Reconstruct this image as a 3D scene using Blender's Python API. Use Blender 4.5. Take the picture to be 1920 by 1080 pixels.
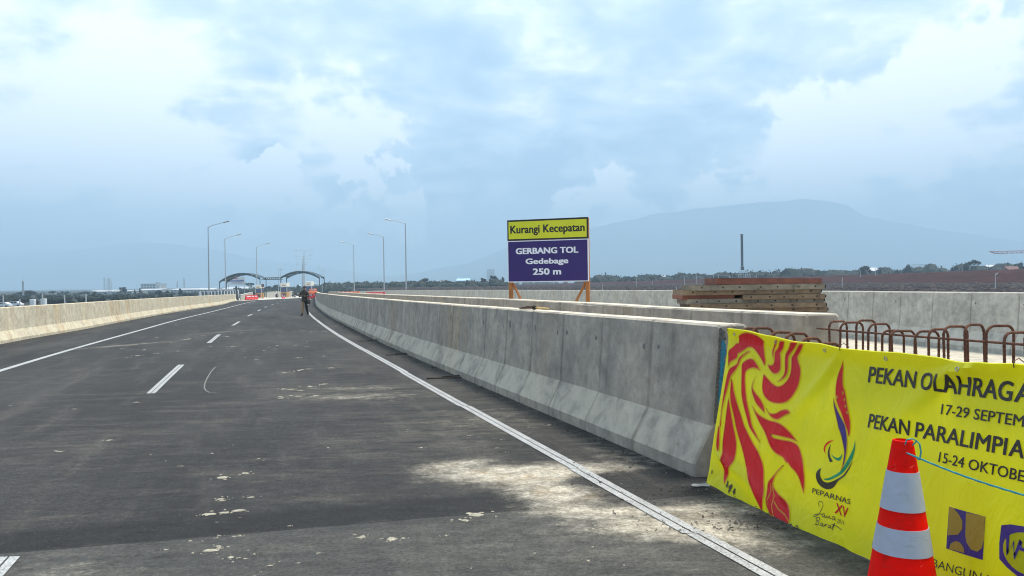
import bpy, bmesh, math, random
from mathutils import Vector, Matrix, noise

sc = bpy.context.scene
for o in list(bpy.data.objects):
    bpy.data.objects.remove(o)
R = math.radians

# ------------------------------------------------------------------ camera
F_PX = 1507.0
EYE = 1.6
PITCH = math.atan((540 - 529.7) / F_PX)
ROLL = R(0.806)
cam_d = bpy.data.cameras.new('camera')
cam = bpy.data.objects.new('camera', cam_d)
sc.collection.objects.link(cam)
cam_d.sensor_width = 36.0
cam_d.lens = F_PX / 1920 * 36.0
cam_d.clip_start = 0.05
cam_d.clip_end = 40000
cam.matrix_world = (Matrix.Translation((0, 0, EYE)) @ Matrix.Rotation(R(90) - PITCH, 4, 'X')
                    @ Matrix.Rotation(-ROLL, 4, 'Z'))
sc.camera = cam

# ------------------------------------------------------------------ render settings
sc.view_settings.view_transform = 'Standard'
sc.view_settings.look = 'None'
sc.view_settings.gamma = 1.0
sc.view_settings.exposure = 0.98
sc.view_settings.use_curve_mapping = False
sc.render.engine = 'CYCLES'
sc.cycles.use_denoising = True
sc.cycles.use_adaptive_sampling = True
sc.cycles.adaptive_threshold = .012
sc.cycles.filter_width = 1.1
sc.cycles.denoising_prefilter = 'ACCURATE'
sc.cycles.max_bounces = 6
sc.cycles.diffuse_bounces = 3
sc.cycles.glossy_bounces = 3
sc.cycles.transmission_bounces = 3
sc.cycles.volume_bounces = 1
sc.cycles.transparent_max_bounces = 6

# ------------------------------------------------------------------ sun and sky
SUN_DIR = Vector((0.34, 0.08, 0.94)).normalized()      # towards the sun: veiled, high on the right
sun_d = bpy.data.lights.new('sun', 'SUN')
sun_d.energy = 3.0
sun_d.angle = R(12)
sun_d.color = (1.0, 0.92, 0.80)
sun = bpy.data.objects.new('sun', sun_d)
sc.collection.objects.link(sun)
sun.rotation_euler = SUN_DIR.to_track_quat('Z', 'Y').to_euler()


class NT:
    """small node-graph writer"""
    def __init__(self, tree):
        self.t = tree
    def n(self, typ, **kw):
        nd = self.t.nodes.new(typ)
        for k, v in kw.items():
            if k == 'ins':
                for kk, vv in v.items():
                    s = nd.inputs[kk]
                    if isinstance(vv, bpy.types.NodeSocket):
                        self.t.links.new(vv, s)
                    else:
                        s.default_value = vv
            else:
                setattr(nd, k, v)
        return nd
    def math(self, op, a, b=None, c=None, clamp=False):
        nd = self.n('ShaderNodeMath', operation=op, use_clamp=clamp)
        for i, v in enumerate((a, b, c)):
            if v is None:
                continue
            if isinstance(v, bpy.types.NodeSocket):
                self.t.links.new(v, nd.inputs[i])
            else:
                nd.inputs[i].default_value = v
        return nd.outputs[0]
    def vmath(self, op, a, b=None, scale=None):
        nd = self.n('ShaderNodeVectorMath', operation=op)
        for i, v in enumerate((a, b)):
            if v is None:
                continue
            if isinstance(v, bpy.types.NodeSocket):
                self.t.links.new(v, nd.inputs[i])
            else:
                nd.inputs[i].default_value = v
        if scale is not None:
            nd.inputs['Scale'].default_value = scale
        return nd
    def noise(self, vec, scale=5, detail=4, rough=.55, dist=0.0, out=0):
        nd = self.n('ShaderNodeTexNoise')
        if vec is not None:
            self.t.links.new(vec, nd.inputs['Vector'])
        nd.inputs['Scale'].default_value = scale
        nd.inputs['Detail'].default_value = detail
        nd.inputs['Roughness'].default_value = rough
        nd.inputs['Distortion'].default_value = dist
        return nd.outputs[out]
    def ramp(self, fac, stops, interp='LINEAR'):
        nd = self.n('ShaderNodeValToRGB')
        nd.color_ramp.interpolation = interp
        e = nd.color_ramp.elements
        while len(e) < len(stops):
            e.new(0.5)
        for el, (p, c) in zip(e, stops):
            el.position = p
            el.color = c if len(c) == 4 else (*c, 1)
        self.t.links.new(fac, nd.inputs['Fac'])
        return nd.outputs['Color']
    def sstep(self, x, a, b):
        nd = self.n('ShaderNodeMapRange', interpolation_type='SMOOTHSTEP')
        self.t.links.new(x, nd.inputs['Value'])
        nd.inputs['From Min'].default_value = a
        nd.inputs['From Max'].default_value = b
        return nd.outputs['Result']
    def mix(self, fac, a, b, blend='MIX'):
        nd = self.n('ShaderNodeMix', data_type='RGBA', blend_type=blend)
        for s, v in ((nd.inputs[0], fac), (nd.inputs[6], a), (nd.inputs[7], b)):
            if isinstance(v, bpy.types.NodeSocket):
                self.t.links.new(v, s)
            elif isinstance(v, (int, float)):
                s.default_value = v
            else:
                s.default_value = v if len(v) == 4 else (*v, 1)
        return nd.outputs[2]
    def scalevec(self, vec, s):
        nd = self.n('ShaderNodeVectorMath', operation='MULTIPLY')
        self.t.links.new(vec, nd.inputs[0])
        nd.inputs[1].default_value = s
        return nd.outputs[0]


world = bpy.data.worlds.new('World')
sc.world = world
world.use_nodes = True
world.cycles.sampling_method = 'MANUAL'
world.cycles.sample_map_resolution = 256
wt = world.node_tree
wt.nodes.clear()
W = NT(wt)
sky = W.n('ShaderNodeTexSky', sky_type='NISHITA')
sky.sun_disc = False
sky.sun_elevation = math.asin(SUN_DIR.z)
sky.sun_rotation = math.atan2(SUN_DIR.x, SUN_DIR.y)
sky.air_density = 1.0
sky.dust_density = 2.0
dirv = W.n('ShaderNodeTexCoord').outputs['Generated']
sep = W.n('ShaderNodeSeparateXYZ', ins={0: dirv})
dz = W.math('MAXIMUM', sep.outputs[2], 0.0)
den = W.math('ADD', dz, 0.22)
cp = W.n('ShaderNodeCombineXYZ', ins={0: W.math('DIVIDE', sep.outputs[0], den), 1: W.math('DIVIDE', sep.outputs[1], den), 2: 0.0}).outputs[0]
# drifting cloud sheets: one broad layer, one torn layer
big = W.noise(cp, 1.25, 3, .5, .55)
mid = W.noise(cp, 4.2, 8, .54, .4)
fine = W.noise(cp, 9.0, 6, .6, .3)


def pix_dir(px, py):
    u = (px - 960) / F_PX; v = -(py - 540) / F_PX
    c, s = math.cos(ROLL), math.sin(ROLL)
    u, v = c * u + s * v, -s * u + c * v
    c, s = math.cos(PITCH), math.sin(PITCH)
    return Vector((u, c + v * s, -s + v * c))


def at(px, py, Y):
    """world point seen at picture position (px, py) of the 1920x1080 photograph, Y metres ahead"""
    d = pix_dir(px, py)
    return Vector((0, 0, EYE)) + d * (Y / d.y)


def horizon(px):
    return 529.7 - (px - 960) * math.tan(ROLL)


# the cloud masses standing over the road: direction, angular radius, brightness
CLOUDS = [(220, 200, 12, .20), (60, 120, 10, .10), (700, 215, 6, .16), (590, 180, 5, .10), (1010, 215, 5, .12),
          (350, 310, 5, .16), (490, 290, 5, -.16), (870, 300, 6, -.14), (1190, 375, 3.5, .20), (1330, 330, 4.5, .24), (1480, 285, 5, .27), (1700, 250, 7, .24), (1880, 290, 7, .20), (1600, 350, 5, .12),
          (1290, 230, 6, -.18), (1620, 110, 7, -.15), (1100, 300, 4, -.10), (1895, 130, 3.6, .20), (1400, 10, 9, .16), (1050, 60, 8, .06), (1310, 368, 2.4, .22),
          (640, 410, 2.2, .18), (800, 110, 8, -.08), (420, 80, 8, -.05), (1560, 180, 5, -.08)]
acc = None
wob = W.vmath('ADD', dirv, W.vmath('SCALE', W.vmath('SUBTRACT', W.noise(dirv, 7, 5, .6, 0, 1), (.5, .5, .5)).outputs[0], scale=.075).outputs[0]).outputs[0]
for (cx, cy, rad, amp) in CLOUDS:
    d = pix_dir(cx, cy).normalized()
    dot = W.vmath('DOT_PRODUCT', wob, tuple(d)).outputs['Value']
    k = 1.0 / (1 - math.cos(R(rad)))
    e = W.math('EXPONENT', W.math('MULTIPLY', W.math('SUBTRACT', dot, 1.0), k))
    e = W.math('MULTIPLY', e, amp)
    acc = e if acc is None else W.math('ADD', acc, e)
cover = W.math('ADD', W.math('ADD', W.math('MULTIPLY', big, .50), W.math('MULTIPLY', mid, .80)), W.math('MULTIPLY', fine, .24))
cover = W.math('SUBTRACT', cover, .262)
cover = W.math('ADD', cover, acc)
lit = W.sstep(cover, .28, .82)
cloudcol = W.ramp(lit, [(0.0, (.365, .50, .635)), (.35, (.51, .635, .74)), (.65, (.66, .76, .83)), (1.0, (1.05, 1.06, 1.06))])
# low clouds stand edge-on: denser greys and whiter tops than overhead
boost = W.math('ADD', 1.0, W.math('MULTIPLY', W.math('SUBTRACT', 1.0, W.sstep(sep.outputs[2], .02, .40)), .55))
mean = (.58, .69, .77)
dev = W.vmath('SUBTRACT', cloudcol, mean).outputs[0]
devn = W.t.nodes.new('ShaderNodeVectorMath'); devn.operation = 'SCALE'
wt.links.new(dev, devn.inputs[0]); wt.links.new(boost, devn.inputs['Scale'])
cloudcol = W.vmath('MAXIMUM', W.vmath('ADD', devn.outputs[0], mean).outputs[0], (.12, .16, .20)).outputs[0]
nish = W.vmath('SCALE', sky.outputs[0], scale=.10).outputs[0]
skycol = W.mix(.90, nish, cloudcol)
low = W.sstep(sep.outputs[2], -.01, .075)
skycol = W.mix(low, (.36, .535, .68), skycol)
below = W.sstep(sep.outputs[2], -.06, 0.0)
skycol = W.mix(below, (.25, .25, .24), skycol)
bg = W.n('ShaderNodeBackground', ins={'Color': skycol, 'Strength': 1.0})
wo = W.n('ShaderNodeOutputWorld')
wt.links.new(bg.outputs[0], wo.inputs[0])

# ------------------------------------------------------------------ scene helpers
COL = sc.collection


def tag(o, label=None, cat=None, group=None, kind=None):
    if label: o['label'] = label
    if cat: o['category'] = cat
    if group: o['group'] = group
    if kind: o['kind'] = kind
    return o


def thing(name, label, cat, loc=(0, 0, 0), rz=0.0, group=None):
    o = bpy.data.objects.new(name, None)
    o.empty_display_size = .3
    COL.objects.link(o)
    o.location = loc
    o.rotation_euler = (0, 0, rz)
    return tag(o, label, cat, group)


def link(name, me, parent=None, mat=None):
    if mat is not None and not me.materials:
        me.materials.append(mat)
    o = bpy.data.objects.new(name, me)
    COL.objects.link(o)
    if parent is not None:
        o.parent = parent
    return o


def copy_tree(o, parent=None):
    c = o.copy()
    COL.objects.link(c)
    c.parent = parent
    for ch in list(o.children):
        copy_tree(ch, c)
    return c


class MB:
    """mesh builder: collects boxes, tubes, lathes, grids; build() makes ONE mesh object"""
    def __init__(self):
        self.v = []; self.f = []; self.mi = []; self.cur = 0
    def add(self, vs, fs):
        b = len(self.v)
        self.v += [tuple(x) for x in vs]
        self.f += [tuple(b + i for i in f) for f in fs]
        self.mi += [self.cur] * len(fs)
    def box(self, c, s, rot=None):
        c = Vector(c); hx, hy, hz = s[0] / 2, s[1] / 2, s[2] / 2
        vs = [Vector((x * hx, y * hy, z * hz)) for z in (-1, 1) for y in (-1, 1) for x in (-1, 1)]
        if rot is not None:
            vs = [rot @ q for q in vs]
        self.add([q + c for q in vs], [(0, 2, 3, 1), (4, 5, 7, 6), (0, 1, 5, 4), (2, 6, 7, 3), (0, 4, 6, 2), (1, 3, 7, 5)])
        return self
    def bbox(self, c, s, b=.01, rot=None):
        """box with chamfered edges"""
        bm = bmesh.new()
        bmesh.ops.create_cube(bm, size=1)
        for q in bm.verts:
            q.co = Vector((q.co.x * s[0], q.co.y * s[1], q.co.z * s[2]))
        bmesh.ops.bevel(bm, geom=bm.edges[:], offset=b, segments=1, affect='EDGES')
        bm.verts.ensure_lookup_table()
        for i, q in enumerate(bm.verts): q.index = i
        c = Vector(c)
        self.add([((rot @ q.co) if rot is not None else q.co) + c for q in bm.verts], [[q.index for q in f.verts] for f in bm.faces])
        bm.free()
        return self
    def tube(self, path, rad, n=8, caps=True):
        path = [Vector(p) for p in path]
        if not isinstance(rad, (list, tuple)):
            rad = [rad] * len(path)
        vs = []; prev = None
        for i, p in enumerate(path):
            a = path[max(0, i - 1)]; b = path[min(len(path) - 1, i + 1)]
            t = (b - a).normalized()
            if prev is None:
                up = Vector((0, 0, 1)) if abs(t.z) < .9 else Vector((1, 0, 0))
                x = t.cross(up).normalized()
            else:
                x = (prev - t * prev.dot(t)).normalized()
            prev = x
            y = t.cross(x)
            for k in range(n):
                an = 2 * math.pi * k / n
                vs.append(p + (x * math.cos(an) + y * math.sin(an)) * rad[i])
        fs = []
        for i in range(len(path) - 1):
            for k in range(n):
                k2 = (k + 1) % n
                fs.append((i * n + k, i * n + k2, (i + 1) * n + k2, (i + 1) * n + k))
        if caps:
            fs.append(tuple(range(n))[::-1])
            fs.append(tuple((len(path) - 1) * n + k for k in range(n)))
        self.add(vs, fs)
        return self
    def lathe(self, prof, n=24, c=(0, 0, 0), caps=True):
        vs = []
        for (r, z) in prof:
            for k in range(n):
                an = 2 * math.pi * k / n
                vs.append((c[0] + r * math.cos(an), c[1] + r * math.sin(an), c[2] + z))
        fs = []
        for i in range(len(prof) - 1):
            for k in range(n):
                k2 = (k + 1) % n
                fs.append((i * n + k, i * n + k2, (i + 1) * n + k2, (i + 1) * n + k))
        if caps:
            fs.append(tuple(range(n))[::-1])
            fs.append(tuple((len(prof) - 1) * n + k for k in range(n)))
        self.add(vs, fs)
        return self
    def prism(self, poly, axis_a, axis_b):
        """extrude polygon (list of 3-vectors) from offset a to offset b"""
        n = len(poly)
        A = [Vector(p) + Vector(axis_a) for p in poly]; B = [Vector(p) + Vector(axis_b) for p in poly]
        fs = [tuple(range(n))[::-1], tuple(range(n, 2 * n))] + [(i, (i + 1) % n, n + (i + 1) % n, n + i) for i in range(n)]
        self.add(A + B, fs)
        return self
    def grid(self, rows):
        m = len(rows[0])
        vs = [p for r in rows for p in r]
        fs = [(i * m + j, i * m + j + 1, (i + 1) * m + j + 1, (i + 1) * m + j) for i in range(len(rows) - 1) for j in range(m - 1)]
        self.add(vs, fs)
        return self
    def mesh(self, name, mat=None, smooth=False, fix=True):
        me = bpy.data.meshes.new(name)
        me.from_pydata(self.v, [], self.f)
        mats = mat if isinstance(mat, (list, tuple)) else [mat]
        for m in mats:
            if m is not None: me.materials.append(m)
        if len(mats) > 1:
            me.polygons.foreach_set('material_index', self.mi)
        if fix:
            bm = bmesh.new(); bm.from_mesh(me)
            bmesh.ops.recalc_face_normals(bm, faces=bm.faces[:])
            bm.to_mesh(me); bm.free()
        if smooth:
            me.polygons.foreach_set('use_smooth', [True] * len(me.polygons))
            me.set_sharp_from_angle(angle=R(40))
        me.update()
        return me
    def build(self, name, mat, parent=None, smooth=False, world=False, fix=True):
        """world=True: vertices are in world space and the parent is an unrotated Empty"""
        if world and parent is not None:
            L = parent.location
            self.v = [(a - L.x, b - L.y, c - L.z) for a, b, c in self.v]
        return link(name, self.mesh(name, mat, smooth, fix), parent)


# ------------------------------------------------------------------ materials
MATS = {}


def newmat(name):
    m = bpy.data.materials.new(name)
    m.use_nodes = True
    nt = m.node_tree
    b = nt.nodes['Principled BSDF']
    return m, NT(nt), b


def pos(N):
    return N.n('ShaderNodeNewGeometry').outputs['Position']


def bump(N, b, h, strength=.3, dist=.01):
    bn = N.n('ShaderNodeBump')
    bn.inputs['Strength'].default_value = strength
    bn.inputs['Distance'].default_value = dist
    N.t.links.new(h, bn.inputs['Height'])
    N.t.links.new(bn.outputs[0], b.inputs['Normal'])


def plain(name, col, rough=.6, var=.12, scale=6.0, metal=0.0, spec=.5, bumpy=.0, dirt=None):
    """base colour with soft noise variation, optional dirt colour"""
    if name in MATS: return MATS[name]
    m, N, b = newmat(name)
    oc = N.n('ShaderNodeTexCoord').outputs['Object']
    n1 = N.noise(oc, scale, 5, .6)
    lo = tuple(max(0, c * (1 - var)) for c in col); hi = tuple(min(1, c * (1 + var)) for c in col)
    c = N.ramp(n1, [(.3, lo), (.7, hi)])
    if dirt:
        c = N.mix(N.math('MULTIPLY', N.sstep(N.noise(oc, scale * .6, 6, .65, .3), .5, .72), dirt[1]), c, dirt[0])
    N.t.links.new(c, b.inputs['Base Color'])
    b.inputs['Roughness'].default_value = rough
    b.inputs['Metallic'].default_value = metal
    b.inputs['Specular IOR Level'].default_value = spec
    if bumpy:
        bump(N, b, N.noise(oc, scale * 8, 4, .6), bumpy, .01)
    MATS[name] = m
    return m


def concrete(name, base, lo, streak, streak_amt, rust=None, holes=True, top=None, foot=None):
    m, N, b = newmat(name)
    p = pos(N)
    big = N.noise(p, .9, 6, .6, .3)
    c = N.ramp(big, [(.3, lo), (.7, base)])
    st = N.noise(N.scalevec(p, (3.2, 3.2, .22)), 1.0, 6, .62)
    c = N.mix(N.math('MULTIPLY', N.sstep(st, .52, .78), streak_amt * .7), c, streak)
    st2 = N.noise(N.scalevec(p, (8, 8, .5)), 1.0, 4, .6)
    c = N.mix(N.math('MULTIPLY', N.sstep(st2, .52, .8), streak_amt * .7), c, tuple(min(1, x * 1.22) for x in base))
    if rust:
        rn = N.noise(N.scalevec(p, (.45, .45, .05)), 1.0, 4, .65, .2)
        rn2 = N.noise(N.scalevec(p, (2.6, 2.6, .25)), 1.0, 4, .6)
        c = N.mix(N.math('MULTIPLY', N.math('MULTIPLY', N.sstep(rn, .48, .66), N.sstep(rn2, .34, .62)), rust[1]), c, rust[0])
    mott = N.noise(p, 7, 6, .7)
    c = N.mix(.42, c, N.ramp(mott, [(.3, (.22, .22, .22)), (.72, (.80, .80, .80))]), 'OVERLAY')
    blot = N.noise(p, 2.3, 5, .6, .6)
    c = N.mix(.34, c, N.ramp(blot, [(.34, (.25, .25, .27)), (.66, (.76, .75, .72))]), 'OVERLAY')
    ed = N.n('ShaderNodeAttribute', attribute_name='edge').outputs['Fac']
    en = N.math('MULTIPLY', N.sstep(ed, .05, .95), N.sstep(N.noise(N.scalevec(p, (5, 5, 1.6)), 1.0, 5, .65), .38, .66))
    c = N.mix(N.math('MULTIPLY', en, .32), c, tuple(x * .42 for x in lo))
    if holes:
        vo = N.n('ShaderNodeTexVoronoi', ins={'Vector': p, 'Scale': 5.0})
        gate = N.sstep(N.noise(p, 1.6, 3), .44, .54)
        ring = N.math('LESS_THAN', N.math('ADD', vo.outputs['Distance'], N.math('MULTIPLY', mott, .10)), .115)
        c = N.mix(N.math('MULTIPLY', N.math('MULTIPLY', ring, gate), .7), c, (.07, .065, .065))
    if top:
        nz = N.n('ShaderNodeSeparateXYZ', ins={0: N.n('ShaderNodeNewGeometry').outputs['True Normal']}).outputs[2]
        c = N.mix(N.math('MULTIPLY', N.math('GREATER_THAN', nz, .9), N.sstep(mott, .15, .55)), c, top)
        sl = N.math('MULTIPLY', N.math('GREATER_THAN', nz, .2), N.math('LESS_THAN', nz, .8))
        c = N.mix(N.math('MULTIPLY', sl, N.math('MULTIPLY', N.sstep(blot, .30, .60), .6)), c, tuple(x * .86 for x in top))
    N.t.links.new(c, b.inputs['Base Color'])
    b.inputs['Roughness'].default_value = .85
    b.inputs['Specular IOR Level'].default_value = .25
    h = N.math('ADD', N.math('MULTIPLY', mott, .6), N.math('MULTIPLY', N.noise(p, 60, 3, .6), .4))
    bump(N, b, h, .5, .014)
    MATS[name] = m
    return m


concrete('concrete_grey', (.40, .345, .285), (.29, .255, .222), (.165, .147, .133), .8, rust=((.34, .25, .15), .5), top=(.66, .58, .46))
concrete('concrete_cream', (.62, .54, .39), (.53, .475, .36), (.40, .35, .26), .5, rust=((.44, .28, .13), .6), holes=False)
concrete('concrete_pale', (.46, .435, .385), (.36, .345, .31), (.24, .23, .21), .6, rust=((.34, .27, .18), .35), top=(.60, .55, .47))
concrete('deck_concrete', (.52, .46, .36), (.42, .38, .31), (.34, .31, .27), .4, holes=False)
concrete('pad_concrete', (.60, .57, .50), (.48, .46, .41), (.42, .40, .37), .4, holes=False)

# ------------------------------------------------------------------ road alignment
PA, PB, PP, PQ, PR = .00406, .12507, -.32662, .36483, 1.25062
B1_OFF = 3.423


def xc(y):
    if y <= 80:
        return PP * y + PQ * (y / 100) ** 2 * 10 + PR * (y / 100) ** 3
    return xc(80) + (y - 80) * (PP + PQ * .16 + 3 * PR * .64 / 100)


def kk(y):
    e = .05
    s = (xc(y + e) - xc(y - e)) / (2 * e)
    return math.sqrt(1 + s * s)


def zz(o, y):
    lat = o - B1_OFF
    yy = max(y, -20)
    return -(PA * yy + PB * (yy / 100) ** 2) + (.014 * lat if lat < 0 else .006 * lat)


def rp(o, y, dz=0.0):
    """point at lateral offset o from the road axis, y metres ahead"""
    return Vector((xc(y) + o * kk(y), y, zz(o, y) + dz))


def lerp_tab(tab):
    def f(y):
        if y <= tab[0][0]: return tab[0][1]
        for (a, va), (b, vb) in zip(tab, tab[1:]):
            if y <= b:
                t = (y - a) / (b - a); t = t * t * (3 - 2 * t)
                return va + (vb - va) * t
        return tab[-1][1]
    return f


off_b1 = lerp_tab([(0, 3.40), (9, 3.46), (20, 3.43), (40, 3.52), (60, 3.6), (100, 3.45), (160, 3.3)])
off_b2 = lerp_tab([(0, 5.3), (8.2, 5.38), (11, 5.40), (15, 5.75), (21, 5.97), (200, 6.0)])
off_b3 = lerp_tab([(0, 14.3), (16, 14.75), (26, 15.9), (45, 16.4), (70, 17.0), (300, 17.5)])
off_lb = lerp_tab([(0, -8.7), (28, -8.6), (40, -8.1), (95, -7.95), (146, -10.4)])
off_rl = lerp_tab([(0, 2.69), (13, 2.69), (30, 2.61), (50, 2.63), (140, 2.6)])
off_ll = lerp_tab([(0, -5.45), (18, -5.42), (40, -5.12), (65, -4.85), (126, -6.1), (150, -6.6)])
off_ds = lerp_tab([(0, -1.48), (6, -1.48), (13, -1.62), (18, -1.61), (28, -1.48), (45, -1.25), (60, -1.1), (85, -1.3), (150, -1.4)])


def asphalt():
    m, N, b = newmat('asphalt')
    p = pos(N)
    s = N.n('ShaderNodeSeparateXYZ', ins={0: p})
    X, Y = s.outputs[0], s.outputs[1]
    rot = N.n('ShaderNodeVectorRotate', rotation_type='Z_AXIS', ins={'Vector': p, 'Angle': R(-17)}).outputs[0]
    wob = N.noise(p, 1.3, 6, .65)
    wob2 = N.noise(p, 5.5, 6, .7)
    agg = N.noise(p, 95, 3, .75)
    big = N.noise(N.scalevec(rot, (.9, .16, 1)), .7, 6, .6, .4)
    c = N.ramp(big, [(.28, (.0145, .0142, .0148)), (.5, (.027, .026, .026)), (.75, (.057, .054, .050))])
    # streaks of dragged dust along and across the lane
    st = N.noise(N.scalevec(rot, (2.4, .35, 1)), 1.0, 6, .65)
    c = N.mix(N.math('MULTIPLY', N.sstep(st, .48, .76), .5), c, (.088, .081, .071))
    st2 = N.noise(N.scalevec(p, (.55, 2.6, 1)), 1.0, 6, .7, .2)
    c = N.mix(N.math('MULTIPLY', N.sstep(st2, .50, .76), .5), c, (.105, .095, .080))
    # broad veil of fine dust where lorries turned
    veil = None
    for (cx, cy, rx, ry, amp) in ((-.7, 9.4, 1.1, 2.4, .75), (-2.2, 12.6, 2.0, 1.3, .7), (.7, 5.0, 1.5, .8, .9), (-3.6, 17, 1.2, 4.0, .5), (-9.5, 16, 2.5, 3.0, .35), (-5.0, 9.0, 1.4, 1.6, .35), (-7.5, 27, 1.8, 5, .45)):
        u = N.math('DIVIDE', N.math('SUBTRACT', X, cx), rx); v = N.math('DIVIDE', N.math('SUBTRACT', Y, cy), ry)
        e = N.math('MULTIPLY', N.math('EXPONENT', N.math('MULTIPLY', N.math('ADD', N.math('MULTIPLY', u, u), N.math('MULTIPLY', v, v)), -1.0)), amp)
        veil = e if veil is None else N.math('ADD', veil, e)
    vn = N.noise(N.scalevec(p, (.8, 2.8, 1)), 1.5, 7, .72, .4)
    c = N.mix(N.math('MULTIPLY', N.math('MULTIPLY', veil, N.sstep(vn, .34, .76)), .8), c, (.140, .127, .105))
    # newer strip of mix across the lane with a cut joint along its near edge
    t = N.math('SUBTRACT', Y, N.math('MULTIPLY', X, .2))
    tw = N.math('ADD', t, N.math('MULTIPLY', N.math('SUBTRACT', wob2, .5), .22))
    band = N.math('MULTIPLY', N.sstep(tw, 5.78, 5.84), N.math('SUBTRACT', 1.0, N.sstep(tw, 6.20, 6.46)))
    band = N.math('MULTIPLY', band, N.math('SUBTRACT', 1.0, N.sstep(N.math('ADD', X, wob2), .2, 1.0)))
    c = N.mix(N.math('MULTIPLY', N.math('MULTIPLY', band, N.sstep(wob2, .20, .48)), .88), c, (.0135, .0135, .014))
    near = N.math('SUBTRACT', 1.0, N.sstep(t, 5.76, 5.82))
    c = N.mix(N.math('MULTIPLY', near, .30), c, (.105, .105, .098))
    jt = N.math('ABSOLUTE', N.math('SUBTRACT', t, N.math('ADD', 5.80, N.math('MULTIPLY', N.math('SUBTRACT', wob2, .5), .03))))
    c = N.mix(N.math('MULTIPLY', N.math('LESS_THAN', jt, .012), .75), c, (.016, .016, .016))
    # spilled cement dust: x, y, rx, ry, angle, strength
    dust = None
    for (cx, cy, rx, ry, an, amp) in [(.12, 6.92, .82, .34, 0, 1.15), (.32, 6.28, .38, .52, 20, .9), (-.55, 7.35, .38, .22, 25, .6), (1.0, 5.30, .62, .30, -12, .85),
                                      (.70, 5.72, .75, .16, 0, .55), (1.5, 5.7, .45, .3, 0, .45), (1.0, 7.6, .8, .5, -60, .30),
                                      (-2.7, 12.0, 1.3, .30, 0, .32), (-3.1, 13.1, 1.1, .22, 0, .34), (-2.0, 12.6, 1.2, 1.4, 0, .22), (-12.4, 25.4, 2.4, .5, 55, .5),
                                      (-2.6, 4.8, .5, .25, 10, .35), (-11.6, 32, 2.6, .6, 60, .4), (1.5, 4.9, .5, .3, -40, .35), (-.4, 9.5, 1.3, 1.6, -30, .28)]:
        dx = N.math('SUBTRACT', X, cx); dy = N.math('SUBTRACT', Y, cy)
        ca, sa = math.cos(R(an)), math.sin(R(an))
        u = N.math('DIVIDE', N.math('ADD', N.math('MULTIPLY', dx, ca), N.math('MULTIPLY', dy, sa)), rx)
        v = N.math('DIVIDE', N.math('SUBTRACT', N.math('MULTIPLY', dy, ca), N.math('MULTIPLY', dx, sa)), ry)
        e = N.math('MULTIPLY', N.math('EXPONENT', N.math('MULTIPLY', N.math('ADD', N.math('MULTIPLY', u, u), N.math('MULTIPLY', v, v)), -1.0)), amp)
        dust = e if dust is None else N.math('ADD', dust, e)
    # the kept-dark oil patch inside the dust
    dx = N.math('DIVIDE', N.math('SUBTRACT', X, .72), .42); dy = N.math('DIVIDE', N.math('SUBTRACT', Y, 6.62), .17)
    e = N.math('EXPONENT', N.math('MULTIPLY', N.math('ADD', N.math('MULTIPLY', dx, dx), N.math('MULTIPLY', dy, dy)), -1.0))
    dust = N.math('SUBTRACT', dust, N.math('MULTIPLY', e, .95))
    cross = N.noise(N.scalevec(p, (1.1, 4.5, 1)), 1.6, 7, .7, .3)
    dn = N.math('ADD', dust, N.math('MULTIPLY', N.math('SUBTRACT', N.math('ADD', N.math('MULTIPLY', wob2, .5), N.math('MULTIPLY', cross, .5)), .5), 1.5))
    grain = N.noise(p, 26, 4, .8)
    dn = N.math('ADD', dn, N.math('MULTIPLY', N.math('SUBTRACT', grain, .5), .55))
    dm = N.sstep(dn, .18, 1.05)
    dcol = N.ramp(wob2, [(.3, (.30, .26, .19)), (.5, (.46, .41, .33)), (.7, (.60, .555, .47))])
    ochre = N.math('MULTIPLY', N.sstep(N.noise(p, 3.2, 4, .6), .56, .7), .55)
    dcol = N.mix(ochre, dcol, (.34, .23, .11))
    c = N.mix(N.math('MULTIPLY', dm, .86), c, dcol)
    gr2 = N.noise(p, 32, 5, .8)
    c = N.mix(.80, c, N.ramp(gr2, [(.30, (.16, .16, .16)), (.70, (.84, .84, .84))]), 'OVERLAY')
    mot = N.noise(N.scalevec(p, (1, 2.2, 1)), 4.5, 6, .72)
    c = N.mix(.55, c, N.ramp(mot, [(.32, (.20, .20, .20)), (.68, (.80, .79, .76))]), 'OVERLAY')
    # chips of pale aggregate and dirt fines
    c = N.mix(N.math('MULTIPLY', N.sstep(agg, .58, .72), .55), c, (.19, .178, .16))
    c = N.mix(N.math('MULTIPLY', N.sstep(agg, .46, .32), .65), c, (.016, .015, .014))
    speck = N.n('ShaderNodeTexVoronoi', ins={'Vector': N.scalevec(p, (1, 1.6, 1)), 'Scale': 13.0})
    sm = N.math('MULTIPLY', N.math('LESS_THAN', N.math('ADD', speck.outputs['Distance'], N.math('MULTIPLY', wob2, .12)), .115), N.sstep(wob, .50, .60))
    c = N.mix(N.math('MULTIPLY', sm, .40), c, (.34, .31, .26))
    N.t.links.new(c, b.inputs['Base Color'])
    b.inputs['Roughness'].default_value = .82
    b.inputs['Specular IOR Level'].default_value = .25
    bump(N, b, N.math('ADD', N.math('MULTIPLY', agg, .7), N.math('MULTIPLY', wob2, .3)), .55, .008)
    MATS['asphalt'] = m


asphalt()


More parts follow.
